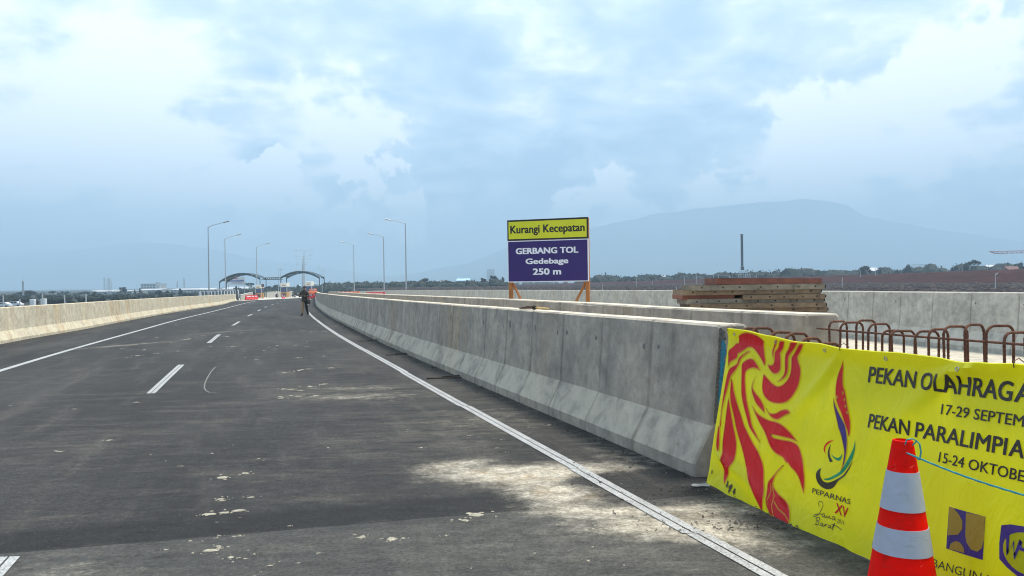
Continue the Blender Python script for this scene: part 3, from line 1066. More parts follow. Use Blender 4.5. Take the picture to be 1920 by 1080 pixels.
G1 = 'trees beyond the left barrier'
G2 = 'trees behind the toll gate'
G3 = 'trees beyond the far barrier, left of the blue sign'
G4 = 'trees beyond the red earth bank'
TREES = [
    (18, 552, 420, 34, 'bush', 'leaf_brown', 'low brownish bush at the far left edge beyond the cream barrier', G1),
    (52, 543.5, 460, 44, 'round', 'leaf_dark', 'broad dark domed tree beyond the left barrier, largest on that side', G1),
    (73, 551, 440, 20, 'bush', 'leaf_mid', 'small bush touching the right flank of the broad domed tree', G1),
    (99, 545, 640, 22, 'round', 'leaf_dark', 'dark tree with flat top above a white roof on the left', G1),
    (116, 546, 620, 9, 'tall', 'leaf_dark', 'narrow upright tree between two round ones far left', G1),
    (126, 545.5, 650, 15, 'round', 'leaf_dark', 'small round tree right of the narrow upright one', G1),
    (112, 556, 380, 24, 'bush', 'leaf_brown', 'rusty brown bush just over the barrier near a white post', G1),
    (140, 553, 390, 30, 'bush', 'leaf_brown', 'reddish brown bush mass behind the second white post', G1),
    (160, 546, 600, 30, 'round', 'leaf_mid', 'grey green wide tree in front of the long white factory roof', G1),
    (178, 546, 520, 12, 'round', 'leaf_dark', 'small dark tree at the left end of the factory roof', G1),
    (197, 552, 400, 32, 'bush', 'leaf_dark', 'dark hedge-like bush under the factory, left one', G1),
    (222, 551, 395, 34, 'bush', 'leaf_dark', 'dark hedge-like bush under the factory, right one', G1),
    (230, 537, 560, 17, 'round', 'leaf_dark', 'spiky open-crowned tree rising above the factory roof', G1),
    (253, 543.5, 520, 6, 'tall', 'leaf_dark', 'slim conifer, shorter one of the pair', G1),
    (262.5, 540, 520, 6, 'tall', 'leaf_dark', 'slim conifer, taller one of the pair', G1),
    (268, 552, 420, 30, 'bush', 'leaf_mid', 'low dull bush below the pair of slim conifers', G1),
    (298, 543.5, 410, 20, 'round', 'leaf_dark', 'rounded dark tree below the twin white chimneys', G1),
    (313, 544, 430, 16, 'round', 'leaf_dark', 'dark tree just right of the twin chimneys', G1),
    (338, 541, 380, 8, 'tall', 'leaf_dark', 'dark slender tree left of the first street lamp', G1),
    (365, 545, 400, 16, 'bush', 'leaf_mid', 'low bush left of the first street lamp', G1),
    (404, 543, 330, 10, 'round', 'leaf_dark', 'small tree behind the railing left of the gate', G2),
    (458, 540, 330, 26, 'bush', 'leaf_dark', 'dark bush mass under the left arch of the gate', G2),
    (468, 529.5, 420, 20, 'umbrella', 'leaf_mid', 'umbrella shaped tree under the left arch of the gate', G2),
    (505, 535, 460, 20, 'round', 'leaf_dark', 'dark tree between the two arches, left of the middle booth', G2),
    (518, 532, 480, 16, 'round', 'leaf_dark', 'higher dark tree just left of the middle booth', G2),
    (545, 535, 440, 22, 'bush', 'leaf_dark', 'low dark tree right of the middle booth', G2),
    (559, 532.5, 470, 12, 'round', 'leaf_dark', 'small round tree over the parked jeep', G2),
    (593, 534, 440, 12, 'round', 'leaf_dark', 'small tree behind the right foot of the gate', G2),
    (606, 532, 460, 14, 'bush', 'leaf_dark', 'low tree right of the right arch foot', G2),
    (618, 529.5, 470, 18, 'round', 'leaf_dark', 'round tree in the gap right of the gate', G3),
    (634, 531, 480, 16, 'round', 'leaf_dark', 'second round tree right of the gate', G3),
    (652, 526.5, 480, 22, 'round', 'leaf_dark', 'larger round tree left of the farthest right lamp', G3),
    (672, 532, 520, 12, 'round', 'leaf_mid', 'small tree right of the farthest right lamp', G3),
    (712, 533, 480, 14, 'round', 'leaf_dark', 'small dark tree left of the middle right lamp', G3),
    (727, 532.5, 500, 14, 'round', 'leaf_dark', 'small dark tree right of the middle right lamp', G3),
    (750, 531, 460, 30, 'bush', 'leaf_dark', 'low dark bush around the foot of the nearest right lamp', G3),
    (775, 530, 450, 30, 'bush', 'leaf_dark', 'low dark bush right of the nearest right lamp', G3),
    (797, 519.5, 430, 26, 'round', 'leaf_dark', 'tallest rounded tree between the lamps and the blue sign', G3),
    (818, 527, 450, 26, 'bush', 'leaf_dark', 'low tree at the right flank of the tallest rounded tree', G3),
    (840, 524, 440, 24, 'round', 'leaf_dark', 'rounded tree left of the pale blue far roof', G3),
    (866, 529, 450, 26, 'bush', 'leaf_mid', 'low tree in front of the pale blue far roof', G3),
    (889, 524.5, 430, 20, 'bush', 'leaf_dark', 'bushy tree right of the pale blue far roof', G3),
    (906, 521.5, 430, 18, 'tall', 'leaf_dark', 'pointed dark tree left of the sign', G3),
    (926, 514, 420, 22, 'round', 'leaf_dark', 'tall dark tree nearest the left edge of the sign', G3),
    (943, 517, 425, 18, 'bush', 'leaf_dark', 'dark tree touching the left edge of the sign', G3),
    (1120, 524, 620, 16, 'bush', 'leaf_mid', 'low hazy tree just right of the sign', G4),
    (1141, 522.5, 640, 16, 'bush', 'leaf_mid', 'low hazy tree beside a small yellowish house', G4),
    (1171, 516.5, 560, 13, 'round', 'leaf_dark', 'dark compact tree between sign and formwork stack', G4),
    (1196, 519.5, 600, 16, 'round', 'leaf_mid', 'round hazy tree right of the dark compact tree', G4),
    (1208, 518, 610, 12, 'round', 'leaf_mid', 'second round hazy tree above the white far roofs', G4),
    (1228, 517, 620, 30, 'bush', 'leaf_mid', 'wide hazy tree below the white far roofs', G4),
    (1256, 521.5, 560, 14, 'bush', 'leaf_dark', 'small dark bush on the crest left of the mast', G4),
    (1279, 520, 540, 24, 'bush', 'leaf_dark', 'dark wide bush on the crest left of the mast', G4),
    (1312, 513.5, 640, 14, 'round', 'leaf_mid', 'pale round tree nearest the mast on its left', G4),
    (1505, 512, 620, 16, 'bush', 'leaf_mid', 'low hazy bush above the formwork stack', G4),
    (1535, 505, 560, 14, 'round', 'leaf_mid', 'light green tree over a red roof', G4),
    (1556, 511, 600, 16, 'bush', 'leaf_mid', 'low hazy bush right of the light green tree', G4),
    (1590, 511, 560, 20, 'bush', 'leaf_dark', 'low dark bush left of the twin-topped tree', G4),
    (1622, 495.5, 470, 30, 'round', 'leaf_dark', 'large twin-topped dark tree on the crest', G4),
    (1650, 502, 480, 13, 'round', 'leaf_dark', 'small dark tree right of the twin-topped one', G4),
    (1683, 501.5, 500, 15, 'bush', 'leaf_dark', 'low dark tree touching the tree beside the steel frame', G4),
    (1702, 493.5, 480, 25, 'round', 'leaf_dark', 'round dark tree beside the steel frame', G4),
    (1760, 505, 560, 16, 'bush', 'leaf_mid', 'low hazy bush right of the steel frame', G4),
    (1790, 496.5, 480, 16, 'round', 'leaf_dark', 'small round tree left of the spreading tree', G4),
    (1810, 490, 450, 24, 'round', 'leaf_dark', 'dark tree under the spreading crown', G4),
    (1826, 486, 455, 22, 'umbrella', 'leaf_dark', 'spreading flat-topped tree near the right edge', G4),
    (1852, 497, 480, 22, 'bush', 'leaf_dark', 'bushy tree right of the spreading tree', G4),
    (1872, 494, 520, 16, 'round', 'leaf_mid', 'hazy tree under the red boom', G4),
    (1893, 495, 500, 20, 'bush', 'leaf_mid', 'hazy bush under the red boom', G4),
    (1915, 489, 480, 20, 'round', 'leaf_dark', 'dark tree cut by the right edge of the picture', G4),
]
for t in TREES:
    tree(*t)

# the wood that closes the plain: reads as one dark mass
m = MB()
rg = random.Random(11)
# picture columns, distances, canopy heights, how many clumps
for (p0, p1, Y0, Y1, h0, h1, n) in ((-320, 450, 240, 420, 1.8, 3.0, 170), (-320, 450, 420, 800, 1.2, 2.3, 170), (440, 620, 330, 600, 2.6, 4.8, 110), (600, 960, 380, 640, 4.6, 7.2, 300), (1090, 2250, 480, 760, 6.5, 11.2, 420), (560, 2250, 900, 1700, 4.0, 8.0, 260)):
    for i in range(n):
        px = rg.uniform(p0, p1); Y = rg.uniform(Y0, Y1)
        x = (px - 960) / F_PX * Y
        h = rg.uniform(h0, h1) * (1 + max(0, px - 1250) / 2200 if p0 == 1090 else 1)
        c_ = Vector((x, Y, -3.4 + h * .45)); rd = (h * rg.uniform(.45, .95), h * .6, h * rg.uniform(.42, .58))
        blob(m, c_, tuple(a * .88 for a in rd), rg)
        leaves(m, c_, tuple(a * 1.08 for a in rd), 40, .07 * h + .14, rg)
tag(m.build('distant_wood', MATS['leaf_dark'], fix=False), 'dark band of far trees and scrub closing the plain', 'wood', None, 'stuff')

# ------------------------------------------------------------------ far buildings
plain('white_wall', (.36, .36, .35), .7, .06, .3)
plain('cream_wall', (.60, .55, .42), .7, .08, .3)
plain('grey_wall', (.40, .41, .42), .8, .08, .3)
plain('roof_white', (.46, .47, .48), .5, .05, .2)
plain('roof_blue', (.42, .62, .74), .5, .05, .2)
plain('roof_tile', (.16, .065, .045), .8, .15, .5)
plain('dark_glass', (.03, .04, .05), .15, .1, 1)
plain('steel_grey', (.38, .40, .42), .45, .08, 3, metal=.4)
plain('steel_dark', (.06, .075, .09), .5, .15, 3)
plain('steel_white', (.50, .51, .52), .5, .05, 3)


def building(px, top, Y, wpx, label, depth=14, wall='white_wall', roof='roof_white', gable=True, rows=1, cols=6, base=-3.4, name='building', cat='building'):
    q = at(px, top, Y)
    w = wpx * Y / F_PX
    h = q.z - base
    rh = min(h * .28, 2.6) if gable else .25
    r = thing(name, label, cat, (q.x, q.y + depth / 2, base), -.02)
    MB().box((0, 0, (h - rh) / 2), (w, depth, h - rh)).build('wall', MATS[wall], r)
    m = MB()
    if gable:
        e = .4
        a = [(-w / 2 - e, -depth / 2 - e, h - rh - .05), (-w / 2 - e, depth / 2 + e, h - rh - .05), (-w / 2 - e, 0, h)]
        m.prism(a, (0, 0, 0), (w + 2 * e, 0, 0))
    else:
        m.box((0, 0, h - rh / 2), (w + .5, depth + .5, rh))
    m.build('roof', MATS[roof], r)
    hw = h - rh
    me = None
    for i in range(rows):
        for j in range(cols):
            ww = w / cols * .5; wh = hw / rows * .42
            if me is None:
                me = MB().box((0, 0, 0), (ww, .12, wh)).mesh('window', MATS['dark_glass'])
            o = link('window', me, r)
            o.location = (-w / 2 + w / cols * (j + .5), -depth / 2 - .03, hw / rows * (i + .55))
    return r


building(208, 545, 780, 74, 'long white factory hall beyond the left trees', 40, cols=14)
building(190, 543.5, 900, 42, 'pale factory roof stepping up behind the long hall', 30, cols=8)
building(280, 541.5, 820, 42, 'white hall in front of the twin chimneys', 30, cols=8)
building(278, 532, 980, 28, 'tall hazy grey factory block beside the twin chimneys', 30, 'grey_wall', 'grey_wall', False, 3, 5)
building(97, 551, 700, 22, 'small white roof between trees far left', 16, cols=4)
building(122, 552, 720, 14, 'small white shed right of the small white roof', 12, cols=3)
building(345, 541, 760, 50, 'long pale hall left of the first street lamp', 24, cols=8)
building(382, 540, 640, 36, 'pale hall behind the first street lamp', 24, cols=6)
building(440, 538, 560, 46, 'long cream-roofed hall seen under the left gate arch', 24, 'white_wall', 'roof_white', True, 1, 8)
building(492, 541, 520, 20, 'small pale house between left booth and dark trees', 12, cols=3)
building(868, 522, 980, 24, 'pale blue roofed hall left of the sign', 30, 'white_wall', 'roof_blue', True, 1, 5)
building(824, 526.5, 900, 12, 'tiny white house among trees left of the sign', 12, cols=2)
building(1140, 524.5, 600, 14, 'small yellowish house on the crest right of the sign', 9, 'cream_wall', 'roof_white', True, 1, 3)
building(1225, 516.5, 1100, 22, 'row of white far roofs left of the mast, left part', 25, cols=5)
building(1251, 516.5, 1100, 14, 'short white far roof left of the mast, right part', 25, cols=3)
building(1478, 515.5, 620, 12, 'small red roofed house above the formwork stack', 8, 'cream_wall', 'roof_tile', True, 1, 2)
building(1537, 512.5, 560, 20, 'red roofed house under the light green tree', 9, 'cream_wall', 'roof_tile', True, 1, 3)
building(1640, 501.5, 620, 14, 'white roofed house behind the twin-topped tree', 10, cols=3)
building(1905, 499, 480, 22, 'brick red roofed house near the right edge', 10, 'cream_wall', 'roof_tile', True, 1, 3)
building(1862, 496.5, 560, 14, 'small white house right of the spreading tree', 9, cols=2)
building(920, 505, 2400, 14, 'ghostly pale high-rise far in the haze left of the sign', 30, 'grey_wall', 'grey_wall', False, 8, 4)
building(693, 536.5, 560, 10, 'small white gabled hut above the red barriers', 5, cols=1)

# far town on the plain: specks of roofs nobody could count
m = MB()
rg = random.Random(21)
mats = [MATS['white_wall'], MATS['roof_tile'], MATS['roof_blue'], MATS['cream_wall']]
for i in range(220):
    px = rg.choice([rg.uniform(560, 950), rg.uniform(1110, 1560), rg.uniform(1600, 2100)])
    Y = rg.uniform(1300, 2800)
    x = (px - 960) / F_PX * Y
    w = rg.uniform(5, 10); h = rg.uniform(4, 9)
    m.cur = rg.choice([0, 0, 3]); m.box((x, Y, -3.4 + h / 2), (w, 8, h))
    m.cur = rg.choice([0, 1, 1, 1, 2]); m.prism([(x - w / 2 - .5, Y - 4.5, -3.4 + h), (x - w / 2 - .5, Y + 4.5, -3.4 + h), (x - w / 2 - .5, Y, -3.4 + h + 2)], (0, 0, 0), (w + 1, 0, 0))
# villages on the lower mountain slope
for i in range(60):
    px = rg.uniform(1150, 1900); py = rg.uniform(455, 500)
    Y = rg.uniform(5600, 6200)
    q = at(px, horizon(px) - rg.uniform(6, 26), Y)
    m.cur = 0
    m.box((q.x, q.y, q.z - 10), (rg.uniform(10, 24), 20, 8))
tag(m.build('far_town', mats, fix=False), 'far town of pale roofs along the horizon', 'town', None, 'stuff')


# ------------------------------------------------------------------ masts, chimneys, towers
def chimney(px, top, Y, label):
    q = at(px, top, Y); h = q.z + 3.4
    r = thing('chimney', label, 'chimney', (q.x, q.y, -3.4), 0, 'twin factory chimneys')
    MB().lathe([(1.3, 0), (1.1, h * .6), (1.0, h)], 12).build('stack', MATS['steel_white'], r, True)
    MB().lathe([(1.25, h * .94), (1.25, h * .97)], 12).build('rim', MATS['steel_grey'], r)


chimney(294, 528.5, 880, 'left one of the twin white factory chimneys')
chimney(299, 529.5, 880, 'right one of the twin white factory chimneys')


def lattice(px, top, Y, label, base=-3.4, w0=3.2, w1=.9, name='lattice_tower', mat='steel_grey', n=10, wpx=None):
    q = at(px, top, Y); h = q.z - base
    r = thing(name, label, 'tower', (q.x, q.y, base))
    m = MB()
    for sx in (-1, 1):
        for sy in (-1, 1):
            m.tube([(sx * w0 / 2, sy * w0 / 2, 0), (sx * w1 / 2, sy * w1 / 2, h)], .09, 5)
    m.build('legs', MATS[mat], r)
    m = MB()
    for i in range(n):
        z0 = h * i / n; z1 = h * (i + 1) / n
        a = (w0 + (w1 - w0) * i / n) / 2; b_ = (w0 + (w1 - w0) * (i + 1) / n) / 2
        for s in (-1, 1):
            m.tube([(-a, s * a, z0), (b_, s * b_, z1)], .05, 4); m.tube([(a, s * a, z0), (-b_, s * b_, z1)], .05, 4)
            m.tube([(s * a, -a, z0), (s * b_, b_, z1)], .05, 4)
            m.tube([(-a, s * a, z0), (a, s * a, z0)], .05, 4)
    m.build('bracing', MATS[mat], r)
    MB().tube([(0, 0, h), (0, 0, h + 2.5)], .06, 5).build('antenna', MATS[mat], r)
    return r


lattice(204.5, 521.5, 620, 'thick lattice tower standing over the factory', w0=3.0, w1=2.2)
lattice(195.5, 521, 900, 'faint thin lattice tower left of the thick one', w0=1.4, w1=.8)
lattice(43, 527, 420, 'thin lattice mast beyond the left barrier near the left edge', w0=.8, w1=.4)
lattice(345, 521, 900, 'faint thin mast left of the first street lamp', w0=1.0, w1=.5)
lattice(332, 527, 900, 'shorter faint mast left of the first street lamp', w0=1.0, w1=.5)

# piling rig: dark leader on a white-legged frame
q = at(1390.5, 441, 420)
r = thing('piling_rig', 'tall dark piling mast on a white frame beyond the red earth', 'piling rig', (q.x, q.y, at(1390, 521, 420).z))
zb = q.z - r.location.z; z0 = 4.6
m = MB(); m.box((0, 0, (z0 + zb) / 2), (.9, .9, zb - z0)); m.box((.62, 0, (z0 + zb) / 2), (.2, .3, zb - z0 - .6)); m.build('leader', MATS['steel_dark'], r)
MB().box((.1, 0, zb + .25), (1.3, 1.1, .5)).build('crown_block', MATS['steel_dark'], r)
MB().bbox((0, -.6, z0 + .4), (1.5, 1.2, 1.8), .1).build('hammer', MATS['steel_dark'], r)
for k in range(6):
    x = -1.9 + k * 1.25
    MB().tube([(x, 0, 0), (x * .75 + .1, 0, z0 - (.6 if k in (0, 5) else .1))], .11, 6).build('leg', MATS['steel_white'], r)
MB().box((1.2, 0, 1.6), (6.4, .16, .16)).box((.9, 0, 3.4), (4.6, .14, .14)).build('cross_rail', MATS['steel_white'], r)
MB().bbox((.8, 1.2, -.2), (7.5, 3, .8), .1).build('sled', MATS['steel_dark'], r)

# crane with its red boom reaching into the picture from the right
plain('boom_red', (.30, .07, .05), .6, .2, 2)
tip = at(1855, 471.5, 260); root_ = at(2090, 468, 260)
r = thing('crane', 'red lattice crane boom reaching in from the right edge over the field', 'crane', (root_.x, root_.y, -3.0))
hz = root_.z + 3.0
L = root_.x - tip.x
m = MB()
for dy, dz_ in ((-.35, -.35), (.35, -.35), (0, .4)):
    m.tube([(0, dy, hz + dz_), (-L + 2.0, dy * .8, hz + dz_ * .9 - .4), (-L, 0, tip.z + 3.0)], .075, 5)
for k in range(26):
    x0 = -L * k / 27; x1 = -L * (k + 1) / 27
    m.tube([(x0, -.35, hz - .35 - .4 * k / 27), (x1, 0, hz + .4 - .4 * k / 27)], .05, 4); m.tube([(x1, 0, hz + .4 - .4 * k / 27), (x1, .35, hz - .35 - .4 * k / 27)], .05, 4)
m.build('boom', MATS['boom_red'], r)
MB().bbox((-L * .60, 0, hz - .25), (L * .16, .9, .8), .05).build('splice_box', MATS['steel_dark'], r)
MB().tube([(.4, 0, 0), (.4, 0, hz + 2)], .5, 8).build('mast', MATS['steel_dark'], r)
MB().bbox((.6, 0, .9), (4.5, 2.6, 1.8), .15).build('carrier', MATS['boom_red'], r)

# bare steel frame of a shed
q0 = at(1713, 496, 540); q1 = at(1746, 496, 540)
r = thing('steel_frame', 'open white steel frame of a shed between two dark trees', 'steel frame', ((q0.x + q1.x) / 2, q0.y, -3.4))
w = q1.x - q0.x; h = q0.z + 3.4
for k in range(7):
    x = -w / 2 + w * k / 6
    for y in (0, 6):
        MB().box((x, y, h / 2), (.16, .16, h)).build('column', MATS['steel_white'], r)
for z in (h, h * .72, h * .5):
    for y in (0, 6):
        MB().box((0, y - .1, z - .1), (w + .4, .14, .18)).build('beam', MATS['steel_grey'], r)


def stake(px, top, bot, Y, label, group, t=.10):
    a = at(px, top, Y); b_ = at(px + (bot - top) * .012, bot, Y)
    r = tag(MB().tube([(0, 0, -.6), (0, 0, .02), (a.x - b_.x, 0, a.z - b_.z)], [t, t, t * .9], 6).build('marker_post', MATS['steel_white']), label, 'post', group)
    r.location = b_


ORD = 'first second third fourth fifth sixth seventh eighth ninth tenth eleventh twelfth thirteenth fourteenth fifteenth sixteenth seventeenth eighteenth'.split()
SN = -1
for px, top, bot, Y in sorted(((1193, 521, 533, 210), (1223, 526, 534, 220), (1283, 519, 530, 200), (1306, 515, 529, 230), (1338, 516, 525, 260), (1347, 514, 526, 250), (1368, 516, 526, 250), (1374, 515, 527, 250), (1418, 515, 524, 260), (1130, 532, 542, 150), (1268, 537, 543, 130), (1579, 520, 533, 160), (1776, 503, 510, 230), (1641, 502, 513, 230), (1613, 508, 516, 230), (1852, 502, 512, 210), (1901, 500, 507, 220), (1804, 501, 510, 220))):
    SN += 1
    stake(px, top, bot, Y, 'thin white survey post in the soil right of the sign, %s from the left' % ORD[SN], 'survey posts in the soil field', .07)
SN = -1
for px, top, bot in ((6, 554, 571), (37, 561, 571), (79.5, 550, 569), (121, 553, 566), (161, 551.5, 565)):
    SN += 1
    stake(px, top, bot + 4, 120, 'short white marker post beyond the cream barrier, %s from the left' % ORD[SN], 'marker posts beyond the left barrier', .10)
a = at(1865, 513, 120); b_ = at(1866.5, 548, 120)
r = tag(MB().tube([(0, 0, -.5), (0, 0, (a.z - b_.z) * .6), (.02, 0, a.z - b_.z)], [.07, .06, .04], 6).tube([(.02, 0, a.z - b_.z - .2), (.38, 0, a.z - b_.z + .06)], .05, 5).build('bent_pole', MATS['steel_white']), 'pale pole with a bent top in the dark soil near the right edge', 'pole')
r.location = b_

# little white site vehicles and tanks parked beyond the left barrier
plain('car_white', (.75, .76, .77), .3, .03, 1)
plain('rubber', (.02, .02, .02), .8, .2, 8)


def small_car(px, Y, label, L=4.2):
    q = at(px, 566.5, Y)
    r = thing('parked_car', label, 'car', (q.x, Y, -3.4), .05, 'cars parked beyond the left barrier')
    m = MB()
    m.prism([(-L / 2, 0, .35), (-L / 2, 0, .85), (-L * .33, 0, .95), (-L * .2, 0, 1.5), (L * .22, 0, 1.52), (L * .38, 0, 1.0), (L / 2, 0, .9), (L / 2, 0, .35)], (0, -.85, 0), (0, .85, 0))
    m.build('body', MATS['car_white'], r)
    for x0, x1 in ((-.17, .0), (.02, .2)):
        MB().box(((x0 + x1) / 2 * L, -.86, 1.22), ((x1 - x0) * L, .04, .38)).build('window', MATS['dark_glass'], r)
    for sx in (-1, 1):
        for sy in (-1, 1):
            m = MB(); m.tube([(sx * L * .31, sy * .72, .33), (sx * L * .31, sy * .9, .33)], .33, 12); m.build('wheel', MATS['rubber'], r)


small_car(6, 225, 'white car cut by the left edge, parked beyond the cream barrier')
small_car(28, 232, 'white car right of the one at the left edge, beyond the cream barrier')
for px, py, Y, lab in ((61.5, 561, 240, 'small white box tank beyond the cream barrier, left one'), (82, 560, 240, 'small white box tank beside a marker post, right one')):
    q = at(px, py, Y)
    r = thing('site_tank', lab, 'tank', (q.x, Y, -3.4), 0, 'white site tanks')
    hh = q.z + 3.4
    MB().bbox((0, 0, hh / 2), (1.3, 1.2, hh), .06).build('body', MATS['car_white'], r)
    MB().lathe([(.2, hh), (.2, hh + .08)], 10).build('lid', MATS['steel_grey'], r)

# ------------------------------------------------------------------ street lamps
plain('galvanised', (.42, .44, .46), .4, .08, 2, metal=.5)
plain('lamp_glass', (.55, .57, .58), .3, .05, 2)


def lamp(px, top, Y, arm_dx, arm_dz, label, group='street lamps along the plaza', base=None, double=False):
    q = at(px, top, Y)
    o = (q.x - xc(Y)) / kk(Y)
    zb = zz(o, Y) if base is None else base
    h = q.z - zb
    r = thing('street_lamp', label, 'street lamp', (q.x, Y, zb), 0, group)
    MB().tube([(0, 0, 0), (0, 0, h * .5), (0, 0, h)], [.13, .10, .07], 8).build('pole', MATS['galvanised'], r, True)
    MB().bbox((0, 0, .15), (.45, .45, .3), .03).build('base_plate', MATS['galvanised'], r)
    for s in ((-1, 1) if double else (math.copysign(1, arm_dx),)):
        L = abs(arm_dx)
        MB().tube([(0, 0, h - .1), (s * L * .25, 0, h + arm_dz * .3), (s * L, 0, h + arm_dz)], [.06, .05, .04], 6).build('arm', MATS['galvanised'], r)
        m = MB()
        rot = Matrix.Rotation(-s * math.atan2(arm_dz, L), 3, 'Y')
        m.bbox((s * (L + .25), 0, h + arm_dz + .04), (1.1, .34, .16), .05, rot)
        hd = m.build('lamp_head', MATS['galvanised'], r)
        MB().box((s * (L + .25), 0, h + arm_dz - .06), (.8, .26, .03), rot).build('lens', MATS['lamp_glass'], hd)
    return r


lamp(390, 425.5, 130, 2.7, .75, 'nearest and tallest street lamp on the left of the toll gate')
lamp(421.5, 447.5, 163, 2.6, .75, 'second street lamp on the left, behind the left gate arch')
lamp(480.5, 463, 200, 2.6, .75, 'third street lamp on the left, beside the left booth')
lamp(760, 419, 130, -2.6, .65, 'nearest and tallest street lamp on the right, by the far barrier')
lamp(719, 444, 163, -2.5, .65, 'middle street lamp of the three on the right')
lamp(663, 459.5, 200, -2.5, .75, 'farthest street lamp of the three on the right')
lamp(607.5, 501, 330, -1.8, .3, 'small far street lamp right of the right gate arch, nearer one')
lamp(603.5, 504, 370, -1.8, .3, 'small far street lamp right of the right gate arch, farther one')
lamp(521.5, 504, 340, .5, .1, 'small far lamp post between the gate arches, nearer one')
lamp(525.5, 505.5, 380, .5, .1, 'small far lamp post between the gate arches, farther one')
GD = 'double-armed lamps in the middle of the plaza'
lamp(570, 470, 235, 2.2, .15, 'nearest double-armed lamp behind the right gate arch', GD, double=True)
lamp(568.6, 480.5, 275, 2.25, .12, 'second double-armed lamp behind the right gate arch', GD, double=True)
lamp(567.6, 486.5, 315, 2.3, .10, 'third double-armed lamp behind the right gate arch', GD, double=True)
lamp(566.8, 492, 360, 2.0, .10, 'fourth double-armed lamp behind the right gate arch', GD, double=True)
lamp(566.2, 496.5, 410, 2.0, .10, 'farthest double-armed lamp behind the right gate arch', GD, double=True)

# ------------------------------------------------------------------ toll gate
plain('gate_steel', (.018, .045, .065), .45, .15, 2)
plain('gate_sheet', (.022, .045, .06), .5, .1, 2)
plain('gate_white', (.62, .66, .68), .5, .06, 2)


def gz(X, Y):
    return zz((X - xc(Y)) / kk(Y), Y) + .035


def arch(pxl, pyl, pxm, pym, pxr, pyr, Y, label, depth=5.0, lean=0.0):
    a, t, b_ = at(pxl, pyl, Y), at(pxm, pym, Y), at(pxr, pyr, Y)
    base = gz((a.x + b_.x) / 2, Y)
    r = thing('gate_arch', label, 'toll gate', ((a.x + b_.x) / 2, Y, base), 0, 'arches of the toll gate')
    cx = (a.x + b_.x) / 2
    def curve(u, dz_=0):
        # quadratic through the three points
        x = a.x + (b_.x - a.x) * u
        um = (t.x - a.x) / (b_.x - a.x)
        z = a.z * (u - um) * (u - 1) / (um) + t.z * u * (u - 1) / (um * (um - 1)) + b_.z * u * (u - um) / (1 - um)
        return Vector((x - cx, 0, z - base + dz_))
    for y in (0, depth):
        pts = [curve(i / 20) + Vector((0, y, 0)) for i in range(21)]
        MB().tube(pts, .10, 6).build('top_chord', MATS['gate_steel'], r)
        lo = [curve(i / 20, -.28) + Vector((0, y, 0)) for i in range(21)]
        MB().tube(lo, .08, 6).build('bottom_chord', MATS['gate_steel'], r)
        m = MB()
        for i in range(20):
            m.tube([pts[i], lo[i + 1]], .05, 4); m.tube([lo[i], pts[i]], .05, 4)
        m.build('web', MATS['gate_steel'], r)
    # roofing sheet, thin curved strip in bays
    for i in range(10):
        u0, u1 = i / 10 + .003, (i + 1) / 10 - .003
        m = MB()
        p0, p1 = curve(u0, .14), curve(u1, .14)
        m.add([p0, p1, p1 + Vector((0, depth, 0)), p0 + Vector((0, depth, 0)), p0 + Vector((0, 0, .05)), p1 + Vector((0, 0, .05)), p1 + Vector((0, depth, .05)), p0 + Vector((0, depth, .05))],
              [(0, 3, 2, 1), (4, 5, 6, 7), (0, 1, 5, 4), (1, 2, 6, 5), (2, 3, 7, 6), (3, 0, 4, 7)])
        m.build('roof_sheet', MATS['gate_sheet'], r)
    for u in (0.0, 1.0):
        for y in (0, depth):
            p = curve(u)
            MB().tube([(p.x, y, 0), (p.x, y, p.z)], .10, 8).build('post', MATS['gate_steel'], r)
            MB().bbox((p.x, y, .1), (.6, .6, .2), .03).build('footing', MATS['gate_white'], r)
    return r


arch(411.5, 528.5, 452, 513, 487.5, 522, 205, 'left arch of the toll gate with banner below it')
arch(526.5, 520.5, 565, 509.3, 599, 520.5, 200, 'right arch of the toll gate over the parked jeep')
a = at(488.5, 521, 202); b_ = at(525.5, 519.5, 202)
r = thing('gate_link', 'flat truss linking the two arches of the toll gate', 'truss', ((a.x + b_.x) / 2, 202, a.z - .5))
L = b_.x - a.x
for y in (0, 3):
    MB().box((0, y, .5), (L - .5, .14, .14)).build('top_chord', MATS['gate_steel'], r)
    MB().box((0, y, .05), (L - .5, .12, .12)).build('bottom_chord', MATS['gate_steel'], r)
m = MB()
for k in range(8):
    x = -L / 2 + .4 + (L - .8) * k / 8
    m.tube([(x, 0, .05), (x + (L - .8) / 8, 0, .5)], .04, 4)
    m.tube([(x, 0, .5), (x, 3, .05)], .04, 4)
m.build('web', MATS['gate_steel'], r)
MB().box((0, 1.5, .62), (L - .4, 3.2, .06)).build('roof_sheet', MATS['gate_white'], r)

# event board under the left arch, its lettering too far to read
plain('board_white', (.62, .66, .70), .5, .06, 1)
plain('board_blue', (.10, .16, .40), .5, .2, 4)
plain('board_red', (.50, .06, .06), .5, .1, 4)
a = at(427, 520, 212); b_ = at(459, 534, 212)
g0 = gz((a.x + b_.x) / 2, 212)
r = thing('event_board', 'pale board with a blue line and a red mark under the left arch', 'board', ((a.x + b_.x) / 2, 212, g0))
w = b_.x - a.x; zt = a.z - g0; zb = b_.z - g0
MB().box((0, 0, (zt + zb) / 2), (w, .08, zt - zb)).build('panel', MATS['board_white'], r)
for s in (-1, 1):
    MB().box((s * w * .46, .1, zt / 2), (.1, .1, zt)).build('post', MATS['steel_grey'], r)
rg = random.Random(8)
m = MB(); x = -w * .46
while x < w * .44:
    ww = rg.uniform(.10, .22)
    m.box((x + ww / 2, -.05, zt - .95), (ww, .02, rg.uniform(.38, .5))); x += ww + .07
m.build('print', MATS['board_blue'], r)
m = MB(); x = -w * .3
